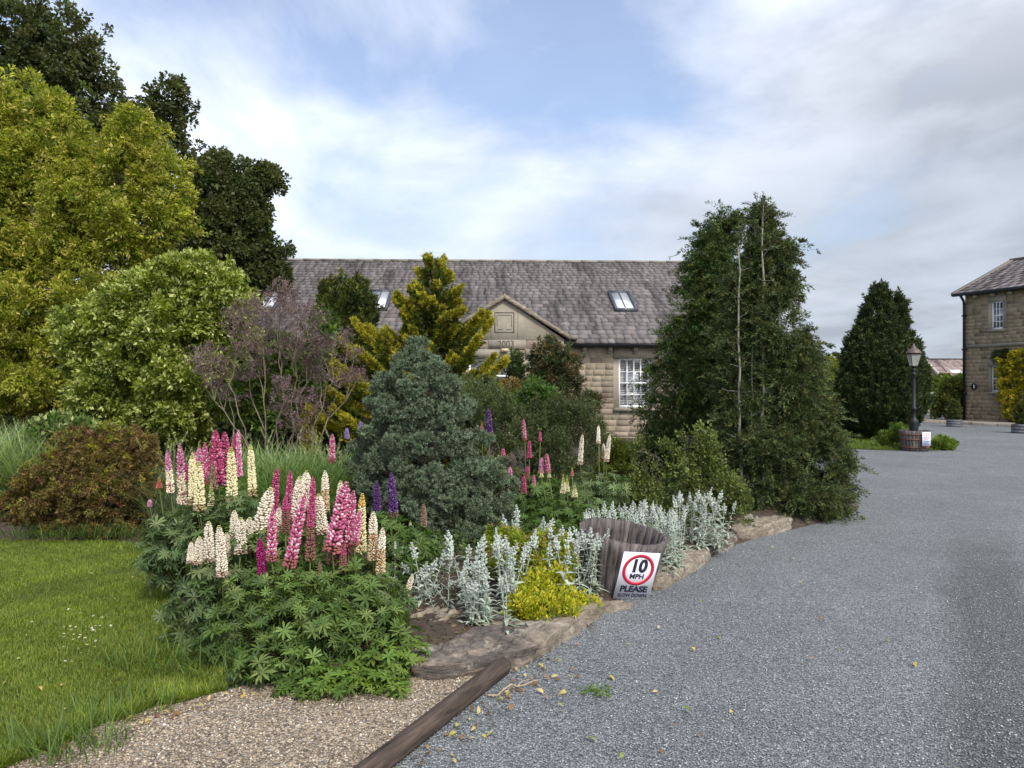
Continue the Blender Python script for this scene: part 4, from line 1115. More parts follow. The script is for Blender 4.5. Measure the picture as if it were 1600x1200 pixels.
cypress('cypress_tree', 'ragged tall cypress with bare pale stems and a wide skirt at the gravel edge', at(1205, 815, 9.2) * [1, 1, 0],
        [(1191, 341, 7, 22), (1188, 360, 16, 34), (1174, 410, 28, 40), (1208, 405, 24, 40), (1190, 455, 46, 44), (1218, 470, 26, 44), (1195, 520, 54, 50), (1225, 540, 34, 50), (1170, 570, 50, 50), (1215, 590, 56, 50), (1180, 640, 60, 50), (1235, 650, 52, 50), (1200, 700, 74, 50), (1262, 705, 52, 46), (1170, 740, 46, 46), (1230, 755, 76, 40), (1278, 755, 38, 34), (1205, 790, 50, 30), (1255, 795, 56, 30)], 9.3, 7200, 42,
        [(1158, 800, 1153, 385, 9.0, .020, 1), (1192, 800, 1193, 300, 9.0, .024, 1), (1175, 790, 1176, 480, 9.02, .010, 1), (1230, 800, 1215, 420, 9.2, .03, 1)], gap=(2.6, -.42, 3.0),
        cols=[(.045, .070, .022), (.062, .092, .028), (.085, .115, .04), (.08, .08, .026), (.03, .048, .016)],
        spurs=[(1193, 338, 1188, 310, 8.95), (1193, 338, 1205, 328, 8.95), (1190, 360, 1168, 338, 8.95), (1193, 345, 1208, 333, 8.95), (1193, 400, 1222, 365, 8.95), (1200, 430, 1258, 378, 9.0), (1205, 430, 1238, 396, 9.0), (1240, 540, 1298, 543, 9.1), (1235, 530, 1270, 512, 9.1), (1215, 480, 1248, 470, 9.1), (1165, 380, 1153, 335, 8.85), (1180, 370, 1176, 330, 8.9), (1240, 590, 1290, 560, 9.2), (1270, 640, 1310, 640, 9.2), (1280, 720, 1325, 728, 9.1), (1160, 470, 1128, 455, 8.85), (1160, 560, 1125, 530, 8.85), (1155, 500, 1190, 515, 8.85)])
tree('yew_tree', 'dark egg shaped yew on the grass island by the lamp post', 'conifer', (10.35, 21.6, 0),
     px_blobs([(1374, 480, 16, 30), (1370, 520, 28, 50), (1404, 500, 11, 34), (1398, 545, 22, 50), (1362, 570, 42, 60), (1385, 590, 50, 66), (1350, 610, 38, 52), (1418, 600, 22, 50), (1424, 555, 11, 26), (1436, 610, 13, 45), (1378, 630, 52, 44), (1378, 660, 36, 26), (1360, 640, 40, 34), (1412, 640, 24, 34)], 21.5),
     rng_(35), 3400, 50, T_NDL, .08, .03, [(.028, .046, .014), (.042, .062, .016), (.018, .032, .011)], pl=.30, pr=.08, sub=None, mat='needle', up=1.3, outw=.5, trunk_r=.12, forks=4, shell=.2, rnd=.25, tip=((.06, .075, .02), .8, .35), pvar=.2, lump=.08)

# small conifers by the porch
tree('dwarf_pine', 'dark bushy little pine with brown patches standing right of the porch', 'conifer', at(868, 690, 12.6) * [1, 1, 0],
     px_blobs([(862, 545, 22, 20), (850, 570, 24, 22), (885, 572, 22, 22), (870, 595, 30, 24), (895, 610, 20, 20), (845, 605, 22, 20), (885, 635, 32, 26), (915, 635, 18, 22)], 12.6),
     rng_(36), 520, 44, T_NDL, .055, .018, [(.045, .062, .022), (.07, .085, .034), (.10, .072, .03), (.15, .11, .045)], [4, 3, 1.5, 1], pl=.14, pr=.07, mat='needle', trunk_r=.05, forks=2, shell=.3, up=.5, pvar=.25)
tree('young_cypress', 'small slim green conifer between the two porch windows', 'conifer', at(803, 680, 13.2) * [1, 1, 0],
     px_blobs([(805, 562, 8, 12), (804, 582, 12, 18), (802, 605, 14, 20)], 13.2), rng_(37), 150, 40, T_NDL, .05, .018, [(.05, .075, .022), (.07, .095, .03)], pl=.16, pr=.05, mat='needle', up=1.2, trunk_r=.03, shell=.3)
tree('orange_shrub', 'small shrub with orange buff foliage below the porch windows', 'shrub', at(800, 690, 12.0) * [1, 1, 0],
     px_blobs([(795, 608, 16, 14), (820, 618, 18, 14), (785, 628, 18, 16), (810, 640, 22, 18)], 12.0), rng_(38), 200, 34, T_DIA, .045, .022, [(.20, .13, .045), (.12, .11, .04), (.26, .19, .07)], pl=.1, pr=.07, trunk_r=.02, forks=3, shell=.4)
tree('golden_yew', 'small golden green bush at the foot of the cottage wall, left of the cypress', 'bush', at(955, 760, 10.6) * [1, 1, 0],
     px_blobs([(958, 702, 20, 16), (975, 712, 18, 16), (955, 728, 26, 20)], 10.6), rng_(39), 220, 36, T_DIA, .04, .014, [(.13, .16, .02), (.09, .12, .02)], pl=.12, pr=.06, trunk_r=.02, forks=3, up=.8)
# grey green heathy shrubs
def heath(label, lst, Y, K, seed, cols, base):
    tree('heath_shrub', label, 'shrub', base, px_blobs(lst, Y), rng_(seed), K, 30, T_DIA, .032, .0095, cols, pl=.17, pr=.055, trunk_r=.014, forks=9, shell=.5, up=.8, outw=.7, gap=(3.0, -.65), group=None, rnd=.3, twigs=100, tip=((.15, .17, .07), .8, .25))
heath('wide grey green rosemary like shrub between the golden and the brown topped conifer', [(725, 630, 30, 40), (760, 640, 40, 40), (740, 680, 40, 40), (790, 670, 46, 40)], 9.6, 1100, 51, [(.09, .12, .045), (.12, .15, .065), (.065, .09, .035)], at(750, 760, 9.6) * [1, 1, 0])
heath('grey green rosemary like shrub under the brown patched little pine', [(850, 655, 40, 36), (895, 660, 34, 36), (925, 690, 26, 36), (860, 700, 46, 40), (905, 710, 36, 30)], 9.8, 1200, 52, [(.08, .105, .038), (.105, .13, .055), (.06, .08, .03)], at(875, 770, 9.8) * [1, 1, 0])
tree('broadleaf_shrub', 'fresh green broad leaved shrub in the gap between the rosemary like shrubs', 'shrub', at(830, 760, 10.2) * [1, 1, 0],
     px_blobs([(835, 628, 26, 26), (820, 660, 26, 26)], 9.9), rng_(53), 160, 26, T_LEAF, .075, .03, [(.06, .12, .02), (.08, .15, .03)], pl=.15, pr=.08, trunk_r=.015, forks=4)

# open twiggy shrub at the foot of the cypress
tree('twiggy_shrub', 'open twiggy shrub with small olive leaves at the foot of the cypress', 'shrub', at(1065, 850, 8.1) * [1, 1, 0],
     px_blobs([(1075, 680, 24, 20), (1095, 700, 24, 24), (1050, 705, 26, 22), (1015, 735, 30, 30), (1065, 745, 44, 36), (1110, 750, 36, 40), (1010, 780, 36, 30), (1075, 790, 46, 32), (1130, 790, 34, 34), (1150, 770, 20, 26), (1000, 700, 14, 14), (1155, 810, 26, 24)], 8.2),
     rng_(54), 1000, 17, T_DIA, .034, .020, [(.11, .14, .035), (.14, .165, .045), (.08, .105, .026)], pl=.12, pr=.05, trunk_r=.018, forks=9, shell=.8, gap=(3.4, .0), twigs=240, rnd=.5, pvar=.25)

def purple_shrub():
    r = rng_(61); Y = 9.6; base = at(432, 742, Y) * [1, 1, 0]
    root = thing('purple_shrub', 'open branched shrub with dusky purple feathery foliage above the tall grass', 'shrub', base)
    tips = [(435, 455, 18), (460, 462, 14), (418, 478, 18), (375, 492, 22), (395, 500, 20), (450, 480, 22), (425, 505, 26), (470, 500, 20), (490, 500, 12), (382, 520, 22), (440, 530, 28), (476, 528, 18), (410, 545, 22), (460, 550, 24), (500, 540, 16), (495, 560, 16), (330, 558, 18), (350, 570, 16), (362, 585, 18), (315, 580, 14), (335, 600, 14), (480, 575, 18), (520, 542, 16), (535, 530, 12), (550, 555, 12), (545, 590, 14), (560, 592, 12), (530, 600, 12), (500, 590, 14), (432, 605, 18), (450, 620, 18), (485, 620, 16), (490, 640, 12), (440, 640, 14), (460, 660, 16), (470, 675, 14), (360, 620, 12), (375, 545, 16), (310, 560, 10), (405, 580, 18)]
    mb = MB(); Bs, Ds = [], []
    stems = []
    for k in range(9):
        x = 432 + (k - 4) * 5
        tx = 330 + k * 27; top = at(tx, 540 if 2 <= k <= 6 else 600, Y + r.uniform(-.35, .3)); s_ = base + [(k - 4) * .04, r.uniform(-.1, .1), 0]
        p = limb_path(r, s_, top, 9, .05, .04); tube(mb, p, np.linspace(.013, .005, 9), 6); stems.append(p)
    pts = np.concatenate([p[3:] for p in stems])
    for px, py, rr in tips:
        c = at(px, py, Y + r.uniform(-.4, .3)); m = rr / F_PX * Y
        j = np.argsort(np.linalg.norm(pts - (c - [0, 0, .35]), axis=1))[0]
        tube(mb, limb_path(r, pts[j], c, 5, .06), np.linspace(.008, .003, 5), 4, cap=False)
        for q in range(int(rr * .95)):
            e = c + r.normal(0, .5, 3) * m * np.array([1, 1, .8])
            tube(mb, limb_path(r, c - [0, 0, m * .5], e, 3, .1), [.003, .0025, .0015], 3, cap=False)
            Bs.append(e); Ds.append(nrm(e - c + np.array([0, 0, m * .7])))
            e2 = e + r.normal(0, .25, 3) * m; Bs.append(e2); Ds.append(nrm(e2 - c + np.array([0, 0, m * .7])))
    mb.build('branches', M['twig'], root, smooth=True)
    mb = MB()
    sprays(mb, r, np.array(Bs), np.array(Ds), .10, .042, 17, T_DIA, .026, .010, [(.15, .092, .11), (.19, .13, .145), (.115, .07, .075), (.22, .17, .165)], rnd=.5, pvar=.2, tip=((.28, .10, .19), .8, .05))
    mb.build('foliage', M['leaf'], root)
purple_shrub()
tree('green_shrub', 'light green leafy shrub showing through the dusky purple one', 'shrub', at(455, 745, 10.4) * [1, 1, 0],
     px_blobs([(500, 520, 18, 22), (488, 548, 22, 24), (440, 560, 26, 26), (410, 600, 30, 30), (470, 600, 30, 34), (440, 640, 34, 34), (380, 640, 34, 30)], 10.4),
     rng_(62), 560, 24, T_LEAF, .075, .034, [(.08, .14, .02), (.11, .17, .03), (.05, .09, .018)], pl=.2, pr=.1, trunk_r=.02, forks=6, gap=(3, -.5))
tree('yellow_shrub', 'slip of bright yellow foliage behind the tall grass under the purple shrub', 'shrub', at(487, 735, 10) * [1, 1, 0],
     px_blobs([(487, 655, 9, 20), (485, 685, 10, 14)], 9.9), rng_(63), 60, 24, T_DIA, .05, .016, [(.40, .33, .03), (.28, .26, .03)], pl=.12, pr=.04, trunk_r=.01, forks=2, droop=.6)
# ------------------------------------------------------------------ lupins
def floret():
    V = [(0, 0, 0)]
    for u, rr in ((.28, .42), (.68, .46)):
        for k in range(6): V.append((u, rr * math.cos(k * math.pi / 3), rr * .5 * math.sin(k * math.pi / 3) + (.12 if u > .5 else 0)))
    V.append((1.0, 0, .18))
    t3 = [(0, 1 + (k + 1) % 6, 1 + k) for k in range(6)] + [(13, 7 + k, 7 + (k + 1) % 6) for k in range(6)]
    q = [(1 + k, 1 + (k + 1) % 6, 7 + (k + 1) % 6, 7 + k) for k in range(6)]
    return np.array(V), [np.array(t3), np.array(q)]
T_FLO = floret()
KINDS = {
    'cream': lambda t, r: np.where(t > .86, np.array([.50, .50, .16]), np.where(t < .10, np.array([.35, .28, .15]), np.array([.76, .70, .44]))),
    'white': lambda t, r: np.where(t > .90, np.array([.60, .58, .28]), np.where(t < .12, np.array([.45, .34, .26]), np.array([.74, .68, .56]))),
    'yellowtip': lambda t, r: np.where(t > .74, np.array([.66, .48, .14]), np.array([.78, .68, .42])),
    'pink': lambda t, r: np.where(t < .10, np.array([.34, .12, .12]), np.where(r < .25, np.array([.72, .46, .53]), np.array([.52, .13, .25]))),
    'palepink': lambda t, r: np.where(r < .35, np.array([.72, .48, .55]), np.array([.60, .20, .34])),
    'magenta': lambda t, r: np.where(r < .18, np.array([.58, .24, .36]), np.array([.40, .06, .155])),
    'darkmagenta': lambda t, r: np.where(r < .15, np.array([.42, .10, .28]), np.array([.30, .02, .13])),
    'purple': lambda t, r: np.where(t < .10, np.array([.16, .11, .08]), np.where(r < .12, np.array([.26, .16, .36]), np.array([.105, .042, .17]))),
    'lilac': lambda t, r: np.where(r < .4, np.array([.46, .40, .62]), np.array([.26, .19, .48])),
    'bicolor': lambda t, r: np.where(t > .52 + .15 * (r - .5), np.where(r < .3, np.array([.66, .42, .50]), np.array([.52, .17, .30])), np.where(r < .2, np.array([.56, .3, .28]), np.array([.78, .70, .54]))),
    'fadedpink': lambda t, r: np.where(t > .60, np.array([.48, .09, .21]), np.where(r < .35, np.array([.30, .09, .12]), np.array([.22, .14, .08]))),
    'fadedwhite': lambda t, r: np.where(t > .50, np.array([.78, .71, .58]), np.where(r < .45, np.array([.50, .34, .18]), np.array([.60, .50, .34]))),
    'coral': lambda t, r: np.where(t > .55, np.array([.56, .44, .16]), np.array([.62, .20, .17])),
    'creambud': lambda t, r: np.where(t > .45, np.array([.56, .56, .20]), np.array([.78, .74, .48])),
    'pod': lambda t, r: np.where(r < .4, np.array([.20, .13, .09]), np.array([.33, .25, .17])),
}
def spike_mesh(kind, seed):
    """one flower spike 0.36 m tall, origin at its foot; whorls of pea shaped florets round a stem"""
    r = rng_(seed); H, R0 = .36, .047
    bud = kind in ('coral', 'creambud')
    nw = 14 if bud else 25
    P, D, N, L, Wd, t_ = [], [], [], [], [], []
    for k in range(nw):
        t = (k + .3) / nw; m = 11 if t < .9 else 7
        rr = R0 * (1 - .35 * t - .45 * max(0, (t - .75) / .25) ** 1.5)
        if bud: rr = R0 * .95 * (1 - t) ** .8 + .003
        a0 = r.uniform(0, 6.28)
        for j in range(m):
            a = a0 + j * 2 * math.pi / m + r.normal(0, .1)
            out = np.array([math.cos(a), math.sin(a), 0]); lift = .25 + 1.4 * max(0, t - .7) + r.normal(0, .12)
            if t < .15: lift -= .25
            tt = (t + r.normal(0, .008)) * H
            P.append(out * rr * .28 + [0, 0, tt]); D.append(out + [0, 0, lift]); N.append([0, 0, 1.0] + out * -.3)
            l = rr * .80 * r.uniform(.85, 1.1); L.append(l); Wd.append(min(.017, l * .62) * r.uniform(.85, 1.1)); t_.append(t)
    t_ = np.array(t_)[:, None]; rn = r.random((len(t_), 1))
    col = KINDS[kind](t_, rn) * np.exp(r.normal(0, .08, (len(t_), 1)))
    mb = MB(); tube(mb, [(0, 0, -.02), (0, 0, H * .5), (0, 0, H * .98)], [.006, .005, .002], 6, col=(.14, .16, .05))
    place(mb, T_FLO, np.array(P), np.array(D), np.array(N), np.array(L), np.array(Wd), np.clip(col, 0, .85))
    o = mb.build('flower_spike', M['petal'], smooth=True, link=False)
    me = o.data; bpy.data.objects.remove(o)
    return me
SPK = {}
def spike(parent, px, ytop, ybot, kind, Y, tilt=0.0, wide=1.0, r=None, name='flower_spike', lab=None):
    """a spike whose foot and tip stand at the given height, its stem rising from the plant"""
    if kind not in SPK: SPK[kind] = [spike_mesh(kind, 100 + len(SPK) * 7 + i) for i in range(2)]
    me = SPK[kind][r.integers(2)]
    Y = Y + r.normal(0, .05)
    top = at(px + tilt, ytop, Y); foot = at(px - tilt, ybot, Y + r.normal(0, .03))
    H = np.linalg.norm(top - foot); o = bpy.data.objects.new(name, me); C.objects.link(o); o.parent = parent
    par = np.array(parent.location)
    o.location = foot - par
    s = H / .36; rs = wide * .85 * (.62 + .38 * min(s, 1.25)) * r.uniform(.92, 1.08)
    o.scale = (rs, rs, s)
    d = Vector(top - foot).normalized()
    o.rotation_mode = 'QUATERNION'; o.rotation_quaternion = d.to_track_quat('Z', 'Y') @ Euler((0, 0, r.uniform(0, 6.28))).to_quaternion()
    base = par + np.array([(foot[0] - par[0]) * .35, (foot[1] - par[1]) * .35, .03])
    mb = MB(); rods(mb, [base], [foot + (top - foot) * .03], .0075, .006, (.10, .13, .04), bow=np.array([[(foot[0] - base[0]) * .2, 0, -.02]]))
    mb.build('stem', M['stem'], parent)
    if lab: o['label'] = lab
    return o

def palmate(mb, r, P, N, R, cols, k=9, w=None, cone=.22, var=.16, T=None, wid=.25):
    n = len(P); N = nrm(N); A = nrm(np.cross(N, rdir(r, n))); B = np.cross(N, A)
    R = np.broadcast_to(R, (n,)); pc = pal(r, n, cols, w, var)
    for j in range(k):
        a = (j + .5) / k * 2 * math.pi * .93 + r.normal(0, .07, n)
        D = np.cos(a)[:, None] * A + np.sin(a)[:, None] * B + N * (cone + r.normal(0, .12, (n, 1)))
        L = R * (.85 + .15 * math.cos((j - k / 2) * .7)) * np.exp(r.normal(0, .08, n))
        place(mb, T or T_LANCE, P, D, N + .15 * rdir(r, n), L, L * wid, pc * np.exp(r.normal(0, .07, (n, 1))))

LUP = [(.085, .145, .028), (.115, .18, .038), (.062, .11, .028), (.15, .20, .055)]
LUPB = [(.080, .130, .042), (.11, .165, .058), (.062, .10, .036), (.15, .19, .08)]
LUPG = [(.075, .135, .026), (.055, .11, .024), (.095, .15, .03)]
def lupin(label, base, blobs, K, seed, spikes, cols=LUP, R=.060, group=None, zmin=.02, cone=.22, stems=True, k=9):
    r = rng_(seed)
    root = thing('lupin', label, 'lupin', base, group=group)
    P, N = crown_points(r, blobs, int(K * 1.25), .6, None, .5, .18, zmin)
    N = nrm(N * .75 + UP * .65 + r.normal(0, .42, N.shape))
    mb = MB(); Rr = R * np.exp(r.normal(0, .2, len(P)))
    palmate(mb, r, P, N, Rr, cols, cone=cone, k=k)
    b = np.array(base); Q = b + np.c_[(P[:, :2] - b[:2]) * .25 + r.normal(0, .03, (len(P), 2)), np.full(len(P), .02)]
    rods(mb, Q, P, .0032, .0022, pal(r, len(P), [(.10, .14, .03), (.07, .11, .03), (.13, .14, .04)]), bow=np.c_[(P[:, :2] - Q[:, :2]) * .12, r.uniform(.0, .05, len(P))])
    mb.build('leaves', M['leaf'], root)
    for s in spikes: spike(root, *s[:4], s[4], *(s[5:] if len(s) > 5 else ()), r=r)
    return root
def B_(px, py, rx, ry, Y, dr=None): return pb(px, py, rx, Y, ry, dr)

# main clump beside the lawn, one plant per colour group
lupin('white lupin at the lawn side of the big clump, its spikes lowest of all', at(345, 985, 4.75) * [1, 1, 0] , [B_(320, 945, 60, 50, 4.75), B_(345, 900, 60, 30, 4.85), B_(300, 985, 45, 40, 4.7), B_(365, 990, 60, 55, 4.5)], 330, 201,
      [(326, 814, 879, 'white', 4.72, 0, 1.15), (310, 838, 881, 'white', 4.70, 2, 1.1), (298, 846, 881, 'white', 4.68, 1, .9), (345, 820, 901, 'white', 4.62, -3, 1.0), (354, 832, 868, 'white', 4.8), (366, 797, 840, 'white', 4.95, 0, 1.0), (376, 808, 866, 'white', 4.95, 0, 1.25), (388, 808, 862, 'white', 4.9, 2, 1.15)], LUPB)
lupin('pink lupin at the very front of the big clump above the long bare stems', (-1.25, 4.62, 0), [B_(420, 930, 70, 45, 4.6), B_(460, 900, 70, 30, 4.75), B_(400, 985, 70, 60, 4.45), B_(470, 970, 70, 60, 4.4), B_(440, 1035, 80, 40, 4.2)], 440, 202,
      [(464, 769, 887, 'pink', 4.62, 12, 1.05), (425, 793, 877, 'pink', 4.6, 1, .9), (408, 840, 902, 'darkmagenta', 4.55, -3, 1.0), (446, 775, 832, 'fadedpink', 4.85, 0, .9), (485, 790, 876, 'fadedpink', 4.6, 0, .85), (488, 744, 812, 'magenta', 4.85, 1, .85), (500, 876, 900, 'pod', 4.6, 0, .5)], LUP)
lupin('pink lupin at the right of the big clump with brown seed pods below its flowers', (-.98, 4.72, 0), [B_(540, 915, 60, 40, 4.7), B_(560, 950, 70, 60, 4.55), B_(520, 1000, 70, 60, 4.3), B_(590, 990, 50, 60, 4.4)], 360, 203,
      [(530, 752, 862, 'pink', 4.65, 12, 1.25), (524, 800, 880, 'fadedpink', 4.68, 3, 1.2), (542, 779, 895, 'fadedpink', 4.7, 3, .95), (548, 766, 860, 'pink', 4.72, 4, .85), (558, 797, 852, 'pink', 4.66, 4, .8), (536, 850, 896, 'fadedpink', 4.62, 0, 1.0)], LUP)
lupin('cream lupin with yellow tipped and browning spikes at the right edge of the big clump', (-.82, 4.88, 0), [B_(580, 905, 45, 35, 4.85), B_(600, 940, 45, 45, 4.7)], 150, 204,
      [(565, 770, 863, 'yellowtip', 4.85, 1, .95), (583, 799, 875, 'fadedwhite', 4.8, 0, .95), (596, 824, 895, 'fadedwhite', 4.75, 2, .95), (637, 898, 946, 'fadedwhite', 4.95, 8, .8), (546, 776, 830, 'white', 5.0)], LUPB)
lupin('white lupin standing behind the pink ones in the middle of the big clump', (-1.45, 5.15, 0), [B_(430, 860, 80, 40, 5.1), B_(500, 850, 80, 40, 5.15), B_(470, 900, 80, 50, 5.0)], 300, 205,
      [(412, 761, 845, 'white', 4.98, 12, 1.55), (466, 744, 815, 'white', 5.1, 3, 1.35), (478, 735, 800, 'white', 5.2, 1, 1.25), (508, 735, 800, 'fadedwhite', 5.2, 0, .95), (501, 771, 836, 'white', 5.0, -4, 1.15), (531, 750, 810, 'white', 5.1, 1, 1.0), (545, 777, 840, 'white', 5.1, 0, 1.0), (436, 793, 850, 'fadedwhite', 5.0), (455, 785, 850, 'fadedpink', 5.05, 0, 1.1)], LUP)
lupin('magenta lupin rising behind the white spikes near the middle of the big clump', (-1.6, 5.4, 0), [B_(440, 840, 50, 35, 5.4), B_(400, 850, 50, 35, 5.35)], 150, 206,
      [(430, 730, 805, 'magenta', 5.3, 3, 1.0), (452, 735, 790, 'magenta', 5.35, 2, .85)], LUP)
# group further back beside the brown conifer
lupin('two toned lupin with spikes pink above and white below, beside the low brown conifer', (-2.35, 5.75, 0), [B_(275, 830, 55, 35, 5.7), B_(255, 870, 40, 50, 5.6), B_(300, 850, 50, 40, 5.6)], 260, 207,
      [(264, 703, 770, 'bicolor', 5.75, -3, .85), (283, 693, 788, 'bicolor', 5.75, -2, .95), (302, 706, 762, 'palepink', 5.85), (249, 742, 763, 'coral', 5.7, 0, .9), (234, 781, 790, 'palepink', 5.6, 0, .7)], LUPB)
lupin('cream lupin with tall full spikes in the left rear group', (-2.15, 5.65, 0), [B_(330, 815, 55, 35, 5.6), B_(380, 800, 50, 40, 5.6), B_(340, 850, 60, 40, 5.5)], 240, 208,
      [(301, 707, 790, 'cream', 5.6, -1, 1.0), (311, 720, 799, 'cream', 5.5, -1, 1.1), (362, 698, 786, 'cream', 5.5, -1, 1.0), (393, 693, 775, 'cream', 5.6, -2, .95), (330, 752, 790, 'creambud', 5.5, 0, .95)], LUPB)
lupin('magenta lupin with the broadest crowded spikes at the top of the left rear group', (-2.25, 6.0, 0), [B_(340, 800, 60, 30, 6.0), B_(370, 790, 40, 35, 6.0)], 160, 209,
      [(339, 671, 755, 'magenta', 5.9, -3, 1.3), (352, 674, 758, 'magenta', 5.95, -1, 1.2), (320, 691, 757, 'pink', 5.85, 0, .95), (330, 698, 742, 'magenta', 5.9, 0, .9), (311, 699, 745, 'palepink', 6.0, 0, 1.0), (290, 724, 752, 'magenta', 5.9), (368, 676, 750, 'fadedpink', 6.0, -1, .9), (373, 671, 745, 'palepink', 6.05, -1, .8), (334, 720, 765, 'pod', 5.8, 0, 1.0)], LUP)
# purple by the blue conifer
lupin('deep purple lupin with two spikes against the blue green dwarf conifer', (-.90, 5.55, 0), [B_(625, 850, 45, 40, 5.5), B_(600, 830, 30, 30, 5.5), B_(650, 870, 40, 35, 5.5)], 190, 210,
      [(589, 750, 822, 'purple', 5.5, -1, .95), (613, 738, 808, 'purple', 5.5, -2, 1.0), (662, 787, 826, 'pod', 5.6, 0, .85), (641, 812, 822, 'creambud', 5.55, 0, .5)], LUPG)
lupin('single pink lupin spike in the tall grass left of the dwarf conifer', (-1.7, 7.2, 0), [B_(519, 790, 26, 20, 7.2)], 40, 211, [(519, 678, 722, 'pink', 7.2)], LUP)
lupin('pale lilac lupin half hidden at the left shoulder of the dwarf conifer', (-1.6, 7.9, 0), [B_(553, 760, 26, 20, 7.9)], 40, 212, [(542, 669, 685, 'lilac', 7.9), (564, 658, 674, 'lilac', 7.9)], LUP)
lupin('tall violet lupin right of the dwarf conifer top in front of the grey green shrub', (-.26, 8.4, 0), [B_(768, 745, 26, 22, 8.4)], 50, 213, [(764, 637, 682, 'purple', 8.4, -1, 1.05), (753, 658, 674, 'coral', 8.4), (786, 700, 714, 'pink', 8.2)], LUP)
lupin('pink lupin with slender spikes right of the dwarf conifer', (.2, 7.7, 0), [B_(820, 785, 40, 35, 7.6), B_(845, 770, 36, 30, 7.7)], 200, 214,
      [(819, 655, 688, 'pink', 7.9, -1, .75), (827, 688, 716, 'magenta', 7.7, 0, .95), (844, 674, 690, 'magenta', 7.8, 0, .7), (823, 728, 752, 'fadedpink', 7.6, 2, 1.0), (818, 744, 771, 'magenta', 7.5, 0, 1.1), (834, 742, 766, 'pink', 7.6, 0, .8), (855, 709, 738, 'pink', 7.7, -1, .95), (846, 715, 740, 'palepink', 7.75), (797, 729, 762, 'palepink', 7.5, 0, .95), (831, 760, 776, 'pod', 7.55, 0, .7)], LUPG)
lupin('cream lupin with short pointed buds behind the half barrel', (.62, 7.1, 0), [B_(860, 815, 50, 34, 7.0), B_(895, 800, 40, 30, 7.1), B_(840, 840, 40, 30, 6.8), B_(890, 840, 40, 30, 6.8)], 330, 215,
      [(880, 740, 770, 'creambud', 7.0, 0, 1.1), (886, 742, 768, 'creambud', 7.05), (898, 752, 777, 'creambud', 7.0, 0, 1.0), (846, 733, 746, 'creambud', 7.3, 0, .8), (858, 735, 746, 'creambud', 7.3, 0, .8), (894, 729, 743, 'coral', 7.5, 0, .7)], LUPG)
lupin('white lupin with three slim spikes in front of the cottage wall', (1.0, 8.1, 0), [B_(925, 765, 45, 28, 8.0), B_(960, 765, 34, 28, 8.0), B_(920, 790, 50, 25, 7.7)], 260, 216,
      [(908, 678, 726, 'white', 8.0, 2, .85), (935, 664, 694, 'white', 8.0, 0, .8), (950, 678, 722, 'white', 8.0, 3, .85), (943, 693, 716, 'fadedwhite', 8.05, 0, .8), (936, 694, 722, 'pod', 8.05, 0, .5)], LUPB)

# low bright self sown foliage along the front of the clump
def low_leaves(label, spots, K, seed, base, cols, R=.045, name='seedling_plant', cat='plant'):
    r = rng_(seed); root = thing(name, label, cat, base)
    P, N = crown_points(r, spots, K, .6, None, .6, .1, .015); mb = MB()
    N = nrm(N * .6 + UP + r.normal(0, .25, N.shape)); palmate(mb, r, P, N, R * np.exp(r.normal(0, .2, len(P))), cols, k=7, wid=.34, cone=.12)
    b = np.array(base); Q = np.c_[P[:, :2] * .8 + b[:2] * .2 + r.normal(0, .01, (len(P), 2)), np.full(len(P), .01)]
    rods(mb, Q, P, .002, .0015, (.09, .13, .03)); mb.build('leaves', M['leaf'], root)
GR = [(.10, .17, .022), (.075, .14, .02), (.13, .19, .03)]
low_leaves('bright green self sown leaves spilling over the beige gravel in front of the pink lupins', [B_(600, 1035, 45, 30, 4.15), B_(560, 1060, 50, 22, 4.0), B_(630, 1020, 40, 25, 4.25), B_(615, 1070, 35, 16, 4.0), B_(500, 1065, 50, 22, 4.0)], 300, 221, (-.72, 4.15, 0), GR)
low_leaves('fresh green leaves at the front edge of the clump beside the lawn', [B_(400, 1050, 50, 25, 4.15), B_(450, 1065, 40, 18, 4.05), B_(340, 1010, 40, 25, 4.35)], 150, 222, (-1.4, 4.2, 0), [(.065, .11, .025), (.05, .09, .02)])
low_leaves('little seedling with fingered leaves in front of the rock slab', [B_(715, 1045, 14, 10, 4.25), B_(708, 1075, 11, 8, 4.08)], 9, 223, (-.29, 4.12, 0), GR, .04)
low_leaves('small bright green plant tucked between the rock slab and the kerb stone', [B_(822, 1008, 20, 10, 4.68)], 46, 224, (.09, 4.7, 0), [(.05, .15, .02), (.07, .19, .03)], .032, 'fern', 'plant')
low_leaves('small green leaves creeping out of the conifer foot above the purple lupin', [B_(655, 840, 20, 16, 6.0)], 30, 225, (-.7, 6.0, 0), LUPG, .05)

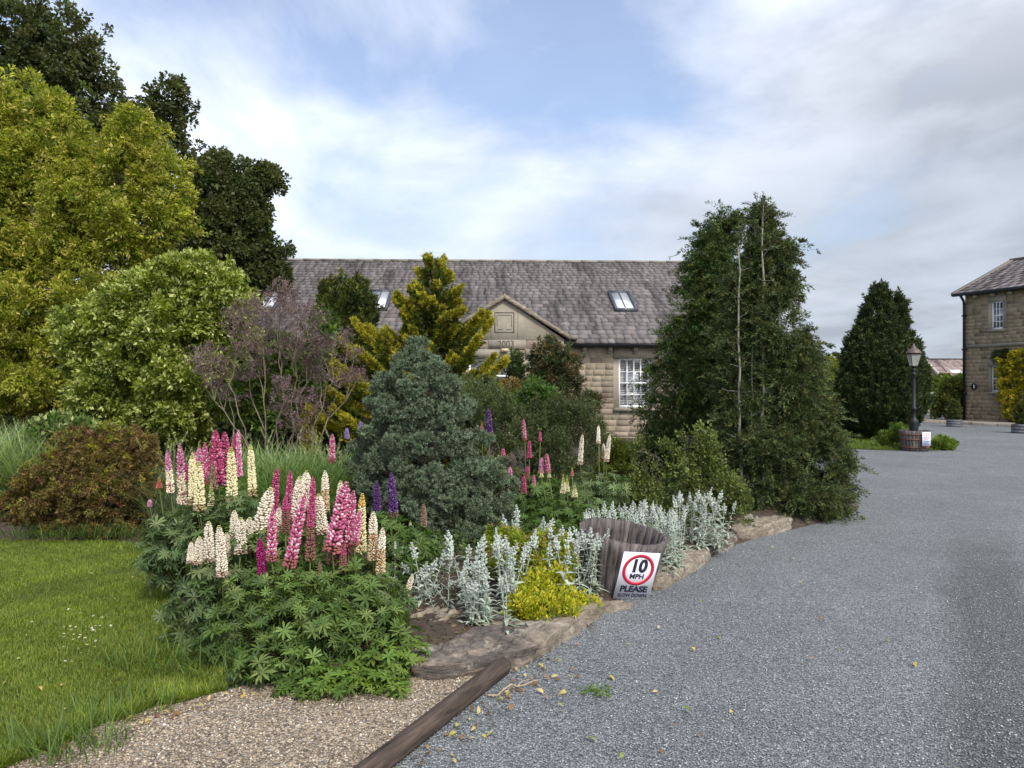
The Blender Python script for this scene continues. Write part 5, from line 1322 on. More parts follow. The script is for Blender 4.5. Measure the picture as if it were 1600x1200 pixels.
# ------------------------------------------------------------------ woolly silver plants
def wool_stem(seed, H=.55):
    r = rng_(seed); mb = MB(); n = 10
    lean = r.normal(0, .05, 2); t = np.linspace(0, 1, n)
    p = np.c_[lean[0] * t ** 2 * H * 2, lean[1] * t ** 2 * H * 2, t * H]
    tube(mb, p, np.linspace(.0055, .004, n), 6, col=(.36, .40, .35))
    def pt(tt): return np.array([np.interp(tt, t, p[:, i]) for i in range(3)])
    P, D, N, L, Wd, Cc = [], [], [], [], [], []
    a = r.uniform(0, 6.28); tt = .03
    while tt < .84:
        a += math.pi / 2 + r.normal(0, .25)
        for s in (0, math.pi):
            out = np.array([math.cos(a + s), math.sin(a + s), 0]); l = (.115 - .055 * tt) * r.uniform(.75, 1.2)
            P.append(pt(tt)); D.append(out + UP * (.75 if tt > .25 else .35)); N.append(UP + out * -.2); L.append(l); Wd.append(l * .34)
            Cc.append(np.array([.37, .43, .35]) * r.uniform(.75, 1.15) if tt > .2 else np.array([.26, .30, .22]) * r.uniform(.6, 1.1))
        tt += .095 * r.uniform(.8, 1.2)
    place(mb, T_WOOL, np.array(P), np.array(D), np.array(N), np.array(L), np.array(Wd), np.array(Cc))
    # woolly flower whorls at the top
    P, D, N, L, Wd, Cc = [], [], [], [], [], []
    for k in range(7):
        tk = .80 + .20 * (k / 6) ** .9 + r.normal(0, .006); rr = .019 * (1 - .5 * k / 6)
        for j in range(7):
            b = j * math.pi / 3.5 + r.normal(0, .35); out = np.array([math.cos(b), math.sin(b), 0])
            P.append(pt(tk) + out * rr * .3); D.append(out + UP * (.5 + .12 * k)); N.append(UP); L.append(rr * 1.5 * r.uniform(.6, 1.4)); Wd.append(rr * .75)
            Cc.append(np.array([.47, .52, .47]) * r.uniform(.8, 1.1) if r.random() > .10 else np.array([.42, .33, .45]))
        if k < 4:
            for s in (0, math.pi):
                b = k * math.pi / 2 + s; out = np.array([math.cos(b), math.sin(b), 0])
                P.append(pt(tk)); D.append(out + UP * .4); N.append(UP); L.append(.045); Wd.append(.016); Cc.append(np.array([.44, .50, .43]))
    place(mb, T_FLO, np.array(P), np.array(D), np.array(N), np.array(L), np.array(Wd), np.array(Cc))
    o = mb.build('flower_stem', M['wool'], smooth=False, link=False); me = o.data; bpy.data.objects.remove(o)
    return me
WS = [wool_stem(300 + i) for i in range(6)]
def silver(label, pts, seed, hs=(.45, .62), base=None, lean=.12, rosette=True, group=None):
    """pts: foot positions on the ground"""
    r = rng_(seed); pts = np.asarray(pts, float)
    b = pts.mean(0) if base is None else np.asarray(base)
    root = thing('lambs_ear', label, 'silver plant', (b[0], b[1], 0), group=group)
    for p in pts:
        o = bpy.data.objects.new('flower_stem', WS[r.integers(len(WS))]); C.objects.link(o); o.parent = root
        h = .84 * r.uniform(*hs) / .55; o.location = (p[0] - b[0], p[1] - b[1], p[2] if len(p) > 2 else .05)
        q_ = r.uniform(.62, .84); o.scale = (h ** .6 * q_, h ** .6 * q_, h); o.rotation_euler = (r.normal(0, lean * 1.25), r.normal(0, lean * 1.25), r.uniform(0, 6.28))
    if rosette:
        m = len(pts) * 9; q = pts[r.integers(len(pts), size=m)]; a = r.uniform(0, 6.28, m); out = np.c_[np.cos(a), np.sin(a), np.zeros(m)]
        P = np.c_[q[:, :2], np.full(m, .06)] + out * r.uniform(0, .05, (m, 1)) + UP * r.uniform(0, .08, (m, 1))
        L = r.uniform(.04, .085, m); mb = MB()
        place(mb, T_WOOL, P, out + UP * r.uniform(.1, 1.0, (m, 1)), UP + out * -.2, L, L * .33, pal(r, m, [(.36, .42, .34), (.28, .34, .26), (.24, .22, .15)], [3, 3, 1]))
        mb.build('leaves', M['wool'], root)
def scat(r, n, x0, x1, Y0, Y1, slope=0.0):
    """feet in a band of ground seen between px x0..x1 and Y0..Y1 metres away"""
    Y = r.uniform(Y0, Y1, n); px = r.uniform(x0, x1, n); Y = Y + slope * (px - x0) / (x1 - x0)
    return np.c_[(px - 800) / F_PX * Y, Y]
r = rng_(77)
silver('silver woolly plant standing alone on the rock slab in front of the yellow green bush', scat(r, 19, 730, 806, 4.72, 5.05), 401, (.34, .56), lean=.07)
silver('taller silver woolly plant directly behind the front one, left of the yellow bush', scat(r, 20, 722, 812, 5.05, 5.5), 402, (.5, .66), lean=.1)
silver('loose silver woolly plant leaning under the lupin leaves at the left', np.r_[scat(r, 18, 618, 715, 4.95, 5.45), scat(r, 7, 600, 640, 5.1, 5.4)], 403, (.38, .58), lean=.28)
silver('silver woolly plant growing through the yellow green bush', scat(r, 8, 800, 880, 5.3, 5.8), 404, (.5, .62))
silver('thick silver woolly plant leaning against the left side of the half barrel', np.r_[scat(r, 26, 862, 936, 5.3, 5.75, .15)], 405, (.46, .60), lean=.12)
silver('silver woolly plant between the dwarf conifer and the cream lupin buds', scat(r, 9, 800, 850, 6.1, 6.6), 406, (.5, .62))
silver('dense bank of silver woolly stems behind the half barrel, left half', scat(r, 42, 915, 985, 6.3, 7.3), 407, (.42, .56), lean=.08)
silver('dense bank of silver woolly stems behind the half barrel, right half', np.r_[scat(r, 42, 985, 1055, 6.5, 7.3), scat(r, 16, 1040, 1062, 6.1, 6.8)], 408, (.42, .56), lean=.08)
silver('scattered tall silver woolly stems in front of the twiggy shrub', np.r_[scat(r, 20, 1062, 1138, 7.0, 7.7), scat(r, 7, 1090, 1130, 7.1, 7.5)], 409, (.40, .68), lean=.14)
silver('tiny silver woolly plant on the kerb stone under the ragged cypress', scat(r, 2, 1172, 1182, 8.35, 8.45), 410, (.12, .16), lean=.3)

# yellow green bush
tree('golden_bush', 'low golden yellow small leaved bush spilling over the kerb stone', 'bush', gp(860, 985), [B_(850, 950, 46, 24, 5.05, 30), B_(890, 948, 32, 16, 5.3, 26), B_(812, 952, 22, 22, 5.0, 20), B_(840, 922, 34, 22, 5.3, 30), B_(865, 915, 20, 24, 5.4, 20)], rng_(431), 560, 26, T_DIA, .026, .012,
     [(.28, .31, .02), (.38, .37, .025), (.18, .23, .02)], pl=.07, pr=.04, trunk_r=.006, forks=5, up=.8, sub=(.5, .8), tip=((.55, .48, .04), .6, .4))
tree('oregano_bush', 'taller yellow green bush with reddish buds among the silver stems', 'bush', (.15, 5.8, 0), [B_(800, 880, 36, 36, 5.75), B_(845, 870, 40, 36, 5.8), B_(790, 850, 26, 22, 6.0), B_(860, 895, 34, 26, 5.6)], rng_(432), 480, 26, T_DIA, .030, .015,
     [(.22, .27, .025), (.30, .33, .03), (.14, .19, .02)], pl=.09, pr=.045, trunk_r=.008, forks=6, up=1.0, sub=(.5, .8), tip=((.30, .17, .07), .85, .3))

# ------------------------------------------------------------------ grasses
def tuft(name, label, cat, foot, n, L, Wd, cols, seed, spread=.35, T=T_LONG, area=.2, kind=None, bend=True, heads=0):
    r = rng_(seed); foot = np.asarray(foot, float)
    root = thing(name, label, cat, foot)
    a = r.uniform(0, 6.28, n); q = np.sqrt(r.random(n)); off = np.c_[np.cos(a) * q * (area if np.isscalar(area) else area[0]), np.sin(a) * q * (area if np.isscalar(area) else area[1]), np.zeros(n)]
    az = r.uniform(0, 6.28, n); out = np.c_[np.cos(az), np.sin(az), np.zeros(n)]
    P = foot + off; D = UP + out * np.abs(r.normal(0, spread, (n, 1))) + off * .3
    mb = MB(); LL = L * np.clip(np.exp(r.normal(0, .25, n)), .4, 1.22); place(mb, T, P, D, -out + r.normal(0, .15, (n, 3)), LL, Wd * np.exp(r.normal(0, .2, n)), pal(r, n, cols, var=.2))
    mb.build('blades', M['leaf'], root)
    if heads:
        mb = MB(); a = r.uniform(0, 6.28, heads); o2 = np.c_[np.cos(a), np.sin(a), np.zeros(heads)] * .25; P0 = foot + off[r.integers(n, size=heads)]
        P1 = P0 + UP * L * r.uniform(1.0, 1.35, (heads, 1)) + o2 * r.uniform(0, 1, (heads, 1)); rods(mb, P0, P1, .003, .002, (.22, .26, .10))
        sprays(mb, r, P1 - UP * .05, nrm(UP + o2 * 2), .16, .010, 30, T_NDL, .03, .006, [(.30, .30, .16), (.24, .27, .13)], fwd=1.2, out=.2)
        mb.build('seed_heads', M['leaf'], root)
    return root
GV = [(.20, .28, .10), (.28, .36, .16), (.14, .21, .07), (.38, .44, .25)]
def gpt(px, Y): return ((px - 800) / F_PX * Y, Y, .06)
tuft('tall_grass', 'tall pale variegated grass at the left edge behind the brown conifer', 'grass', gpt(0, 8.9), 2800, .92, .018, GV, 501, .22, area=(.75, .45))
tuft('tall_grass', 'variegated grass between the left edge and the brown conifer top', 'grass', gpt(95, 9.0), 1200, .80, .015, GV, 502, .32, area=(.32, .35))
tuft('tall_grass', 'fine blue grey grass with seed heads behind the two toned lupins', 'grass', gpt(275, 8.2), 420, .72, .009, [(.14, .19, .10), (.20, .25, .15), (.11, .15, .07)], 503, .45, area=(.25, .25), heads=14)
GT = [(.13, .21, .065), (.18, .27, .09), (.09, .16, .045), (.25, .33, .14)]
tuft('tall_grass', 'tall green grass below the left side of the purple shrub', 'grass', gpt(400, 7.9), 1700, .80, .017, GT, 504, .24, area=(.35, .4), heads=10)
tuft('tall_grass', 'tall green grass right below the purple shrub, thickest of the grass clumps', 'grass', gpt(455, 7.5), 1900, .78, .017, GT, 505, .24, area=(.32, .4), heads=12)
tuft('tall_grass', 'tall green grass reaching to the left side of the dwarf conifer', 'grass', gpt(520, 7.6), 1500, .76, .016, GT, 506, .26, area=(.3, .35), heads=16)
tuft('grass_tuft', 'rough grass tufts at the foot of the brown conifer', 'grass', gpt(120, 7.75), 500, .16, .006, [(.05, .09, .02), (.07, .12, .02)], 507, .6, area=(.8, .12))
for i, (px, Y, n, L, lab) in enumerate([(240, 4.3, 110, .24, 'knot of long uncut grass at the lawn corner in front of the white lupins'), (330, 4.25, 130, .20, 'uncut grass mixed with the lupin leaves at the front left of the clump'), (185, 3.75, 170, .12, 'uncut grass along the gravel edge of the lawn, middle stretch'), (105, 3.35, 260, .15, 'uncut grass along the gravel edge of the lawn, nearest stretch'), (255, 7.3, 260, .22, 'grass growing between the brown conifer and the lupins')]):
    tuft('grass_tuft', lab, 'grass', gpt(px, Y)[:2] + (.01,), n, L, .005, [(.09, .15, .025), (.12, .18, .035), (.07, .12, .02)], 520 + i, .5, area=(.26, .16))

def lawn_blades():
    r = rng_(541); V = []
    n = 460000
    Y = 2.9 + 5.0 * r.random(n) ** 1.35; X = -Y * .70 + r.random(n) * (Y * .70 - 1.2)
    P = np.c_[X, Y, np.full(n, .008)]
    k = inside(P, np.array(LAWN)); P = P[k]; n = len(P)
    patch = n3(P * [1, 1, 0], 2.2, 1.0)
    L = .024 * np.exp(r.normal(0, .3, n)) * (1 + .25 * patch); e = np.exp(-edge_dist(P, np.array(LAWN)) / .12); L = L * (1 + 1.3 * e * r.random(n))
    c = pal(r, n, [(.135, .185, .018), (.17, .22, .025), (.10, .15, .016), (.22, .24, .045), (.28, .25, .08)], [4, 4, 3, 1.2, .3], .2) * (1 + .20 * patch[:, None]) * (1 + .12 * n3(P * [1, 1, 0], 6.5, 3.0)[:, None] * [1.3, 1, .8])
    a = r.uniform(0, 6.28, n); out = np.c_[np.cos(a), np.sin(a), np.zeros(n)]
    mb = MB(); place(mb, T_GRASS, P, UP + out * np.abs(r.normal(0, .65, (n, 1))), -out, L, .0038, c)
    tag(mb.build('grass', M['leaf']), 'short mown grass of the lawn with paler and darker patches', 'grass', kind='stuff')
    # island grass
    n = 26000; P = np.c_[r.uniform(7.6, 11.9, n), r.uniform(18.3, 24.8, n), np.full(n, .01)]; k = inside(P, np.array(ISLE)); P = P[k]; n = len(P)
    a = r.uniform(0, 6.28, n); out = np.c_[np.cos(a), np.sin(a), np.zeros(n)]; mb = MB()
    place(mb, T_GRASS, P, UP + out * .5, -out, .10 * np.exp(r.normal(0, .3, n)), .012, pal(r, n, [(.09, .14, .02), (.13, .18, .03)]))
    tag(mb.build('rough_grass', M['leaf']), 'rough grass round the foot of the yew on the island', 'grass', kind='stuff')
lawn_blades()

def ground_cover():
    """low unnamed leaves that fill the bed between the plants"""
    r = rng_(551); n = 2600
    P = np.c_[r.uniform(-5.5, 4.3, n), r.uniform(5.6, 12.5, n)]
    keep = inside(P, np.array(BED)); P = P[keep]; d = edge_dist(P, np.array(BED)); P = P[d > .45]; n = len(P)
    B = np.c_[P, np.full(n, .12)]; mb = MB()
    sprays(mb, r, B, nrm(UP + r.normal(0, .3, (n, 3))), r.uniform(.10, .32, n), .10, 26, T_LEAF, .055, .022, [(.07, .12, .028), (.10, .15, .04), (.05, .085, .02), (.13, .16, .055)], fwd=.6, out=1.0, up=1.0)
    tag(mb.build('ground_cover', M['leaf']), 'low green leaves covering the soil between the shrubs', 'ground cover', kind='stuff')
ground_cover()
# ------------------------------------------------------------------ rocks, kerb stones, log
def rock(name, label, cat, pts, z0, h, mat, seed, cham=.03, rough=.02, layers=True, n_in=3, tilt=0.0, group=None, res=.03):
    """a slab with the plan outline pts, its top broken and its rim worn"""
    r = rng_(seed); out = np.array(smooth_poly(pts, 14, .003, seed)); c = out.mean(0); m = len(out)
    rings = [(1.0, 0.0), (1.015, h * .3), (1.01, h * .6), (1.0, h * .88), (.978, h)] + [(s, h) for s in np.linspace(.93, .06, 16)]
    V = []
    for k, (s, z) in enumerate(rings):
        p = c + (out - c) * s
        ph = np.c_[p, np.full(m, z)]
        if layers and 0 < k < 4: p = p + (p - c) * (.05 * n3(ph * [1, 1, 4], 6, seed) + .03 * n3(ph * [1, 1, 5], 19, seed))[:, None]
        zz = z + (n3(ph, 5, seed) * rough - np.abs(n3(ph, 9, seed + 3)) * rough * .8 + n3(ph, 14, seed + 1) * rough * .4 + n3(ph, 37, seed + 2) * rough * .22) * (1 if k > 0 else 0) + tilt * (p[:, 0] - c[0])
        V.append(np.c_[p, zz + z0])
    V.append(np.array([[c[0], c[1], z0 + h + tilt * 0]])); V = np.concatenate(V)
    nr = len(rings); i = np.arange(nr - 1)[:, None] * m; j = np.arange(m)[None]; j2 = (j + 1) % m
    q = np.stack([i + j, i + j2, i + m + j2, i + m + j], -1).reshape(-1, 4)
    t = np.array([((nr - 1) * m + k, (nr - 1) * m + (k + 1) % m, nr * m) for k in range(m)])
    b = np.array([*c, z0]); root = None
    mb = MB(); mb.add(V - b, [q, t]); o = mb.build(name, mat, smooth=True)
    o.location = b; return tag(o, label, cat, group)
rock('rock_slab', 'large dark layered rock slab at the tip of the bed with the silver plant on it', 'rock', [(-.66, 4.28), (-.40, 4.16), (-.05, 4.30), (.13, 4.42), (.14, 4.62), (.02, 4.95), (-.30, 5.05), (-.62, 5.0), (-.80, 4.7)], -.02, .12, M['rock'], 601, rough=.022)
rock('small_rock', 'brown top rock half buried behind the big slab under the lupin leaves', 'rock', [(-.80, 4.85), (-.55, 4.72), (-.32, 4.95), (-.40, 5.2), (-.75, 5.2)], 0, .13, M['kerb'], 602, rough=.03)
rock('kerb_stone', 'long sandstone kerb stone in front of the golden yellow bush', 'kerb stone', [(.10, 4.56), (.19, 4.55), (.62, 5.32), (.56, 5.50), (.44, 5.52), (.02, 4.92)], -.02, .12, M['kerb'], 603, rough=.012)
rock('small_rock', 'small flat stone beside the foot of the half barrel', 'rock', [(.64, 5.36), (.86, 5.52), (.78, 5.62), (.60, 5.52)], -.01, .035, M['kerb'], 604, rough=.01)
rock('kerb_stone', 'pale blocky kerb stone just right of the half barrel', 'kerb stone', [(1.12, 5.98), (1.42, 6.35), (1.78, 6.95), (1.68, 7.22), (1.42, 7.28), (1.02, 6.5)], -.02, .12, M['kerb'], 605, rough=.015)
rock('kerb_stone', 'dark mossy kerb stone between the two pale ones near the cypress', 'kerb stone', [(1.72, 7.08), (2.22, 7.62), (2.20, 7.95), (1.90, 8.0), (1.60, 7.5)], -.02, .11, M['rock'], 606, rough=.025)
rock('kerb_stone', 'pale brown kerb stone under the left edge of the cypress skirt', 'kerb stone', [(2.30, 7.85), (2.85, 8.25), (3.1, 8.55), (2.9, 8.75), (2.45, 8.45)], -.02, .14, M['kerb'], 607, rough=.02)
rock('small_rock', 'mossy flat stone between the silver stems and the conifer skirt', 'rock', [(1.95, 8.0), (2.4, 8.3), (2.5, 8.6), (2.2, 8.7), (1.9, 8.4)], 0, .12, M['rock'], 608, rough=.02)

def log():
    r = rng_(611); a = np.array([-.045, 4.27, .045]); b = np.array([-.875, 2.45, .045]); L = np.linalg.norm(b - a)
    d = nrm(b - a); s = nrm(np.cross(d, UP)); n, m = 90, 28
    root = thing('log_edging', 'dark weathered round timber edging between the beige and the grey gravel', 'log', a * [1, 1, 0], math.atan2(-d[0], d[1]))
    V = []
    for i in range(n + 1):
        t = i / n * L
        for k in range(m):
            th = k / m * 2 * math.pi; q = np.array([[math.cos(th) * 3, math.sin(th) * 3, t * 1.5]])
            rr = .050 * (1 + .035 * n3(q, 1.6, 4)[0] + .03 * math.sin(th * 7 + n3(np.array([[t * .6, th * .2, 0]]), 1.5)[0] * 2) * (.5 + .5 * math.sin(t * 1.3 + th * 2)))
            if i == 0: rr *= .92
            V.append((math.cos(th) * rr, t, .041 + math.sin(th) * rr * .92))
    i = np.arange(n)[:, None] * m; j = np.arange(m)[None]; j2 = (j + 1) % m
    mb = MB(); mb.add(V, [np.stack([i + j, i + m + j, i + m + j2, i + j2], -1).reshape(-1, 4), np.array([list(range(m)), [n * m + k for k in range(m)][::-1]])])
    mb.build('timber', M['log'], root, smooth=True, local=True)
log()

# ------------------------------------------------------------------ half barrels
def half_barrel(label, loc, rot, Rb, Rt, H, seed, hoops, filled, staves=27):
    r = rng_(seed); root = thing('half_barrel', label, 'half barrel', loc, rot=rot)
    mb = MB(); th = .028
    for k in range(staves):
        a0, a1 = (k + .006) / staves * 2 * math.pi, (k + .994) / staves * 2 * math.pi; top = H + r.normal(0, .0035)
        col = np.array([1, 1, 1]) * r.uniform(.55, 1.25); zs = np.linspace(0, top, 7); V = []
        for z in zs:
            t = z / H; Ro = Rb + (Rt - Rb) * (t * 1.25 - .25 * t * t) + r.normal(0, .0015)
            for a in (a0, (a0 + a1) / 2, a1):
                V.append((Ro * math.cos(a), Ro * math.sin(a), z))
            for a in (a1, (a0 + a1) / 2, a0):
                V.append(((Ro - th) * math.cos(a), (Ro - th) * math.sin(a), z))
        q = [(i * 6 + j, i * 6 + (j + 1) % 6, i * 6 + 6 + (j + 1) % 6, i * 6 + 6 + j) for i in range(6) for j in range(6)]
        mb.add(V, [np.array(q), np.array([(0, 5, 4, 3, 2, 1), (36, 37, 38, 39, 40, 41)])], col)
    mb.build('staves', M['stave'], root, local=True)
    for z in hoops:
        t = z / H; R_ = Rb + (Rt - Rb) * (t * 1.25 - .25 * t * t)
        h = MB(); lathe(h, [(R_ + .0015, z - .018), (R_ + .006, z - .018), (R_ + .008, z + .018), (R_ + .0035, z + .018)], 44); h.build('hoop', M['rust'], root, local=True, smooth=False)
    s = MB(); zf = H * (.82 if filled else .12); lathe(s, [(0.001, zf), (Rb + (Rt - Rb) * zf / H - th - .002, zf)], 30); s.build('soil', M['soil'], root, local=True)
    return root
bx = at(958, 0, 6.02)[0]
BARREL = ((bx, 6.02, -.035), (rad(4), rad(9), rad(-8)))
half_barrel('weathered empty half barrel leaning over at the edge of the bed', *BARREL, .262, .345, .50, 621, [.06], False)
half_barrel('half barrel planter at the foot of the lamp post', (9.66, 18.45, 0), (0, 0, .3), .29, .345, .49, 622, [.09, .28, .40], True)

def ring_mesh(mb, R0, R1, y0, y1, cx, cz, seg=64):
    an = np.arange(seg) / seg * 2 * np.pi; V = []
    for R_, y in ((R0, y0), (R1, y0), (R1, y1), (R0, y1)): V.append(np.c_[cx + R_ * np.cos(an), np.full(seg, y), cz + R_ * np.sin(an)])
    i = np.arange(4)[:, None] * seg; j = np.arange(seg)[None]; j2 = (j + 1) % seg
    mb.add(np.concatenate(V), np.stack([i + j, (i + j2), (i + seg + j2) % (4 * seg), (i + seg + j) % (4 * seg)], -1).reshape(-1, 4))
def speed_sign():
    w, h = .295, .385
    # lies against the staves of the leaning barrel, a little to the right of its near side
    MBR = Matrix.Translation(BARREL[0]) @ Euler(BARREL[1]).to_matrix().to_4x4()
    ph = rad(25); q = Matrix.Rotation(ph, 4, 'Z') @ Matrix.Translation((0, -.328, .262)) @ Matrix.Rotation(rad(9), 4, 'X')
    Mx = MBR @ q
    root = thing('speed_sign', 'white 10 mph please slow down sign fixed to the leaning half barrel', 'sign', Mx.translation, rot=Mx.to_euler())
    b = MB(); b.box(-w / 2, w / 2, -.002, .003, -h / 2, h / 2); b.build('board', M['signwhite'], root, local=True)
    g = MB(); ring_mesh(g, .103, .127, -.0045, -.0022, 0, .052); g.build('red_ring', M['red'], root, local=True)
    text_mesh(root, '10', .140, (0.0, -.0035, .080), M['signblack'], .0062, .001, .95)
    text_mesh(root, 'MPH', .054, (0.0, -.0035, -.003), M['signblack'], .0016, .001, 1.08)
    text_mesh(root, 'PLEASE', .066, (0, -.0035, -.108), M['signblack'], .0032, .001, 1.08)
    text_mesh(root, 'SLOW DOWN', .036, (0, -.0035, -.160), M['signblack'], .0011, .001, 1.02)
    for z in (.138, -.142):
        k = MB(); lathe(k, [(0.0001, .003), (.0035, .0025), (.004, 0)], 10, (.12, .12, .14)); o = k.build('screw', M['dark'], root, local=True); o.location = (.005, -.0025, z); o.rotation_euler = (rad(90), 0, 0)
speed_sign()
def small_sign():
    c = at(1447.5, 686, 18.08)
    root = thing('notice_sign', 'small white notice with a red circle on the barrel below the lamp post', 'sign', c, rot=(0, 0, rad(12)))
    w, h = .225, .325; b = MB(); b.box(-w / 2, w / 2, -.002, .004, -h / 2, h / 2); b.build('board', M['signwhite'], root, local=True)
    g = MB(); ring_mesh(g, .062, .074, -.006, -.003, 0, .062, 40); g.build('red_ring', M['red'], root, local=True)
    text_mesh(root, '10', .06, (0, -.004, .075), M['signblack'], .001, .001); text_mesh(root, 'MPH', .032, (0, -.004, .032), M['signblack'], .0005, .001)
    text_mesh(root, 'PLEASE', .042, (0, -.004, -.055), M['signblue'], .001, .001); text_mesh(root, 'SLOW', .042, (0, -.004, -.095), M['signblue'], .001, .001); text_mesh(root, 'DOWN', .042, (0, -.004, -.135), M['signblue'], .001, .001)
small_sign()
def lamp_post():
    root = thing('street_lamp', 'black Victorian style lamp post with glass lantern rising from a half barrel', 'street lamp', (9.66, 18.5, .39))
    s = MB(); z0 = -.39
    lathe(s, [(.09, 0), (.10, .11), (.095, .2), (.10, .26), (.105, .32), (.08, .36), (.052, .40), (.05, .58), (.075, .60), (.075, .63), (.048, .66), (.042, 1.30), (.04, 1.42), (.06, 1.44), (.06, 1.46), (.04, 1.48), (.042, 1.52), (.062, 1.54), (.04, 1.57), (.045, 1.62), (.0001, 1.621)], 20)
    s.build('post', M['black'], root, local=True, smooth=True)
    def sq(mb, r0, z0, r1, z1, col=(.05, .05, .05)):
        V = [(sx * r0, sy * r0, z0) for sx, sy in ((-1, -1), (1, -1), (1, 1), (-1, 1))] + [(sx * r1, sy * r1, z1) for sx, sy in ((-1, -1), (1, -1), (1, 1), (-1, 1))]
        mb.add(V, np.array([(0, 1, 5, 4), (1, 2, 6, 5), (2, 3, 7, 6), (3, 0, 4, 7), (0, 3, 2, 1), (4, 5, 6, 7)]), col)
    l = MB(); sq(l, .07, 1.621, .075, 1.65)
    for sx, sy in ((-1, -1), (1, -1), (1, 1), (-1, 1)): tube(l, [(sx * .07, sy * .07, 1.64), (sx * .125, sy * .125, 1.93)], .008, 6)
    sq(l, .135, 1.92, .135, 1.95); lo = l.build('lantern', M['black'], root, local=True)
    g = MB()
    for k in range(4):
        a = k * math.pi / 2; R_ = Matrix.Rotation(a, 3, 'Z')
        V = [R_ @ Vector(v) for v in ((-.064, -.067, 1.651), (.064, -.067, 1.651), (.117, -.122, 1.919), (-.117, -.122, 1.919))]
        g.add([tuple(v) for v in V], np.array([(0, 1, 2, 3)]))
    g.build('pane', M['lantern'], lo, local=True)
    rf = MB(); lathe(rf, [(.175, 1.951), (.17, 1.975), (.11, 2.04), (.06, 2.07), (.055, 2.10), (.03, 2.12), (.028, 2.15), (.012, 2.18), (.0001, 2.19)], 16, (.3, .22, .16)); rf.build('cap', M['lampcap'], root, local=True, smooth=True)
t_ = NT('lantern_glass'); _tr = t_.nd('ShaderNodeBsdfTransparent', {'Color': (.85, .88, .85, 1)}); _gl = t_.nd('ShaderNodeBsdfDiffuse', {'Color': (.6, .6, .55, 1)}); _m = t_.nd('ShaderNodeMixShader', {0: .35})
t_.L.new(_tr.outputs[0], _m.inputs[1]); t_.L.new(_gl.outputs[0], _m.inputs[2]); M['lantern'] = t_.done(_m.outputs[0])
M['lampcap'] = m_flat('aged_copper_cap', (.09, .07, .055), .55, .2)
lamp_post()

# ------------------------------------------------------------------ right hand background
def hedge_boxes(name, label, cat, segs, seed, cols, K, n=34, lL=.09, lW=.05, tip=None, base=None):
    """a clipped hedge: leaves over a row of box like volumes (x, y, z, rx, ry, rz)"""
    r = rng_(seed); base = base or (segs[0][0], segs[0][1], 0)
    tree(name, label, cat, base, segs, r, K, n, T_DIA, lL, lW, cols, pl=.2, pr=.14, trunk_r=.03, forks=max(3, len(segs)), shell=.3, up=.5, sub=None, lump=.06, tip=tip, twigs=10, limb_r=.6) if False else None
    root = thing(name, label, cat, base)
    mb = MB()
    for s in segs: tube(mb, limb_path(r, (s[0], s[1], 0), (s[0], s[1], s[2]), 5, .05), [.06, .05, .04, .03, .02], 6)
    mb.build('trunk', M['bark'], root)
    B, N = crown_points(r, segs, K, .25, None, .35, .06); mb = MB()
    sprays(mb, r, B - N * .1, nrm(N + UP * .4 + r.normal(0, .3, B.shape)), .2, .13, n, T_DIA, lL, lW, cols, tip=tip, pvar=.16)
    mb.build('crown', M['leaf'], root)
hedge_boxes('clipped_hedge', 'yellow green hedge between the ragged cypress and the yew on the island', 'hedge', [(9.2 + k * .75, 24.0 + k * .7, 1.15, .8, .9, 1.25) for k in range(4)] + [(8.6, 23.2, .8, .6, .7, .9)], 701, [(.12, .15, .02), (.17, .19, .025), (.08, .11, .018)], 1300, tip=((.26, .25, .03), .7, .4))
hedge_boxes('hedge', 'dark wild hedge top behind the yellow green hedge', 'hedge', [(12.0 + k * 1.3, 31 + k * .4, 1.3, 1.1, .9, 1.45 + .15 * math.sin(k * 2.2)) for k in range(4)], 702, [(.05, .07, .025), (.07, .09, .03)], 800)
hedge_boxes('clipped_hedge', 'clipped green hedge behind the balustrade', 'hedge', [(22.0 + k * 1.4, 46.5, 1.0, 1.3, 1.0, 1.15) for k in range(8)], 703, [(.10, .14, .02), (.14, .18, .025), (.07, .10, .018)], 1500, lL=.14, lW=.08)
tree('corner_bush', 'rounded yellow green bush against the corner of the stone house', 'bush', (18.1, 33.2, 0), px_blobs([(1490, 610, 17, 18), (1478, 632, 18, 20), (1496, 640, 14, 22)], 32.6), rng_(704), 420, 34, T_DIA, .12, .06, [(.10, .12, .022), (.14, .15, .03), (.06, .08, .018)], pl=.25, pr=.16, trunk_r=.04, forks=4)
tree('round_bush', 'dark rounded bush in the shade left of the island yew', 'bush', (9.3, 22.3, 0), px_blobs([(1320, 672, 18, 16)], 22), rng_(705), 200, 30, T_DIA, .07, .03, [(.02, .035, .012), (.03, .05, .016)], pl=.14, pr=.09, trunk_r=.02, forks=3)
tree('low_bush', 'low green mound beside the half barrel on the island', 'bush', (9.4, 19.4, 0), px_blobs([(1402, 676, 17, 12), (1385, 684, 12, 8), (1418, 686, 10, 9)], 19.2), rng_(706), 260, 30, T_DIA, .06, .02, [(.09, .15, .02), (.13, .19, .03)], pl=.12, pr=.07, trunk_r=.01, forks=3)
tree('low_bush', 'low leafy green clump on the gravel right of the half barrel', 'bush', (10.35, 18.7, 0), px_blobs([(1470, 694, 14, 9), (1482, 697, 8, 6)], 18.7), rng_(707), 170, 26, T_DIA, .07, .025, [(.11, .17, .025), (.15, .21, .035)], pl=.12, pr=.07, trunk_r=.01, forks=3)

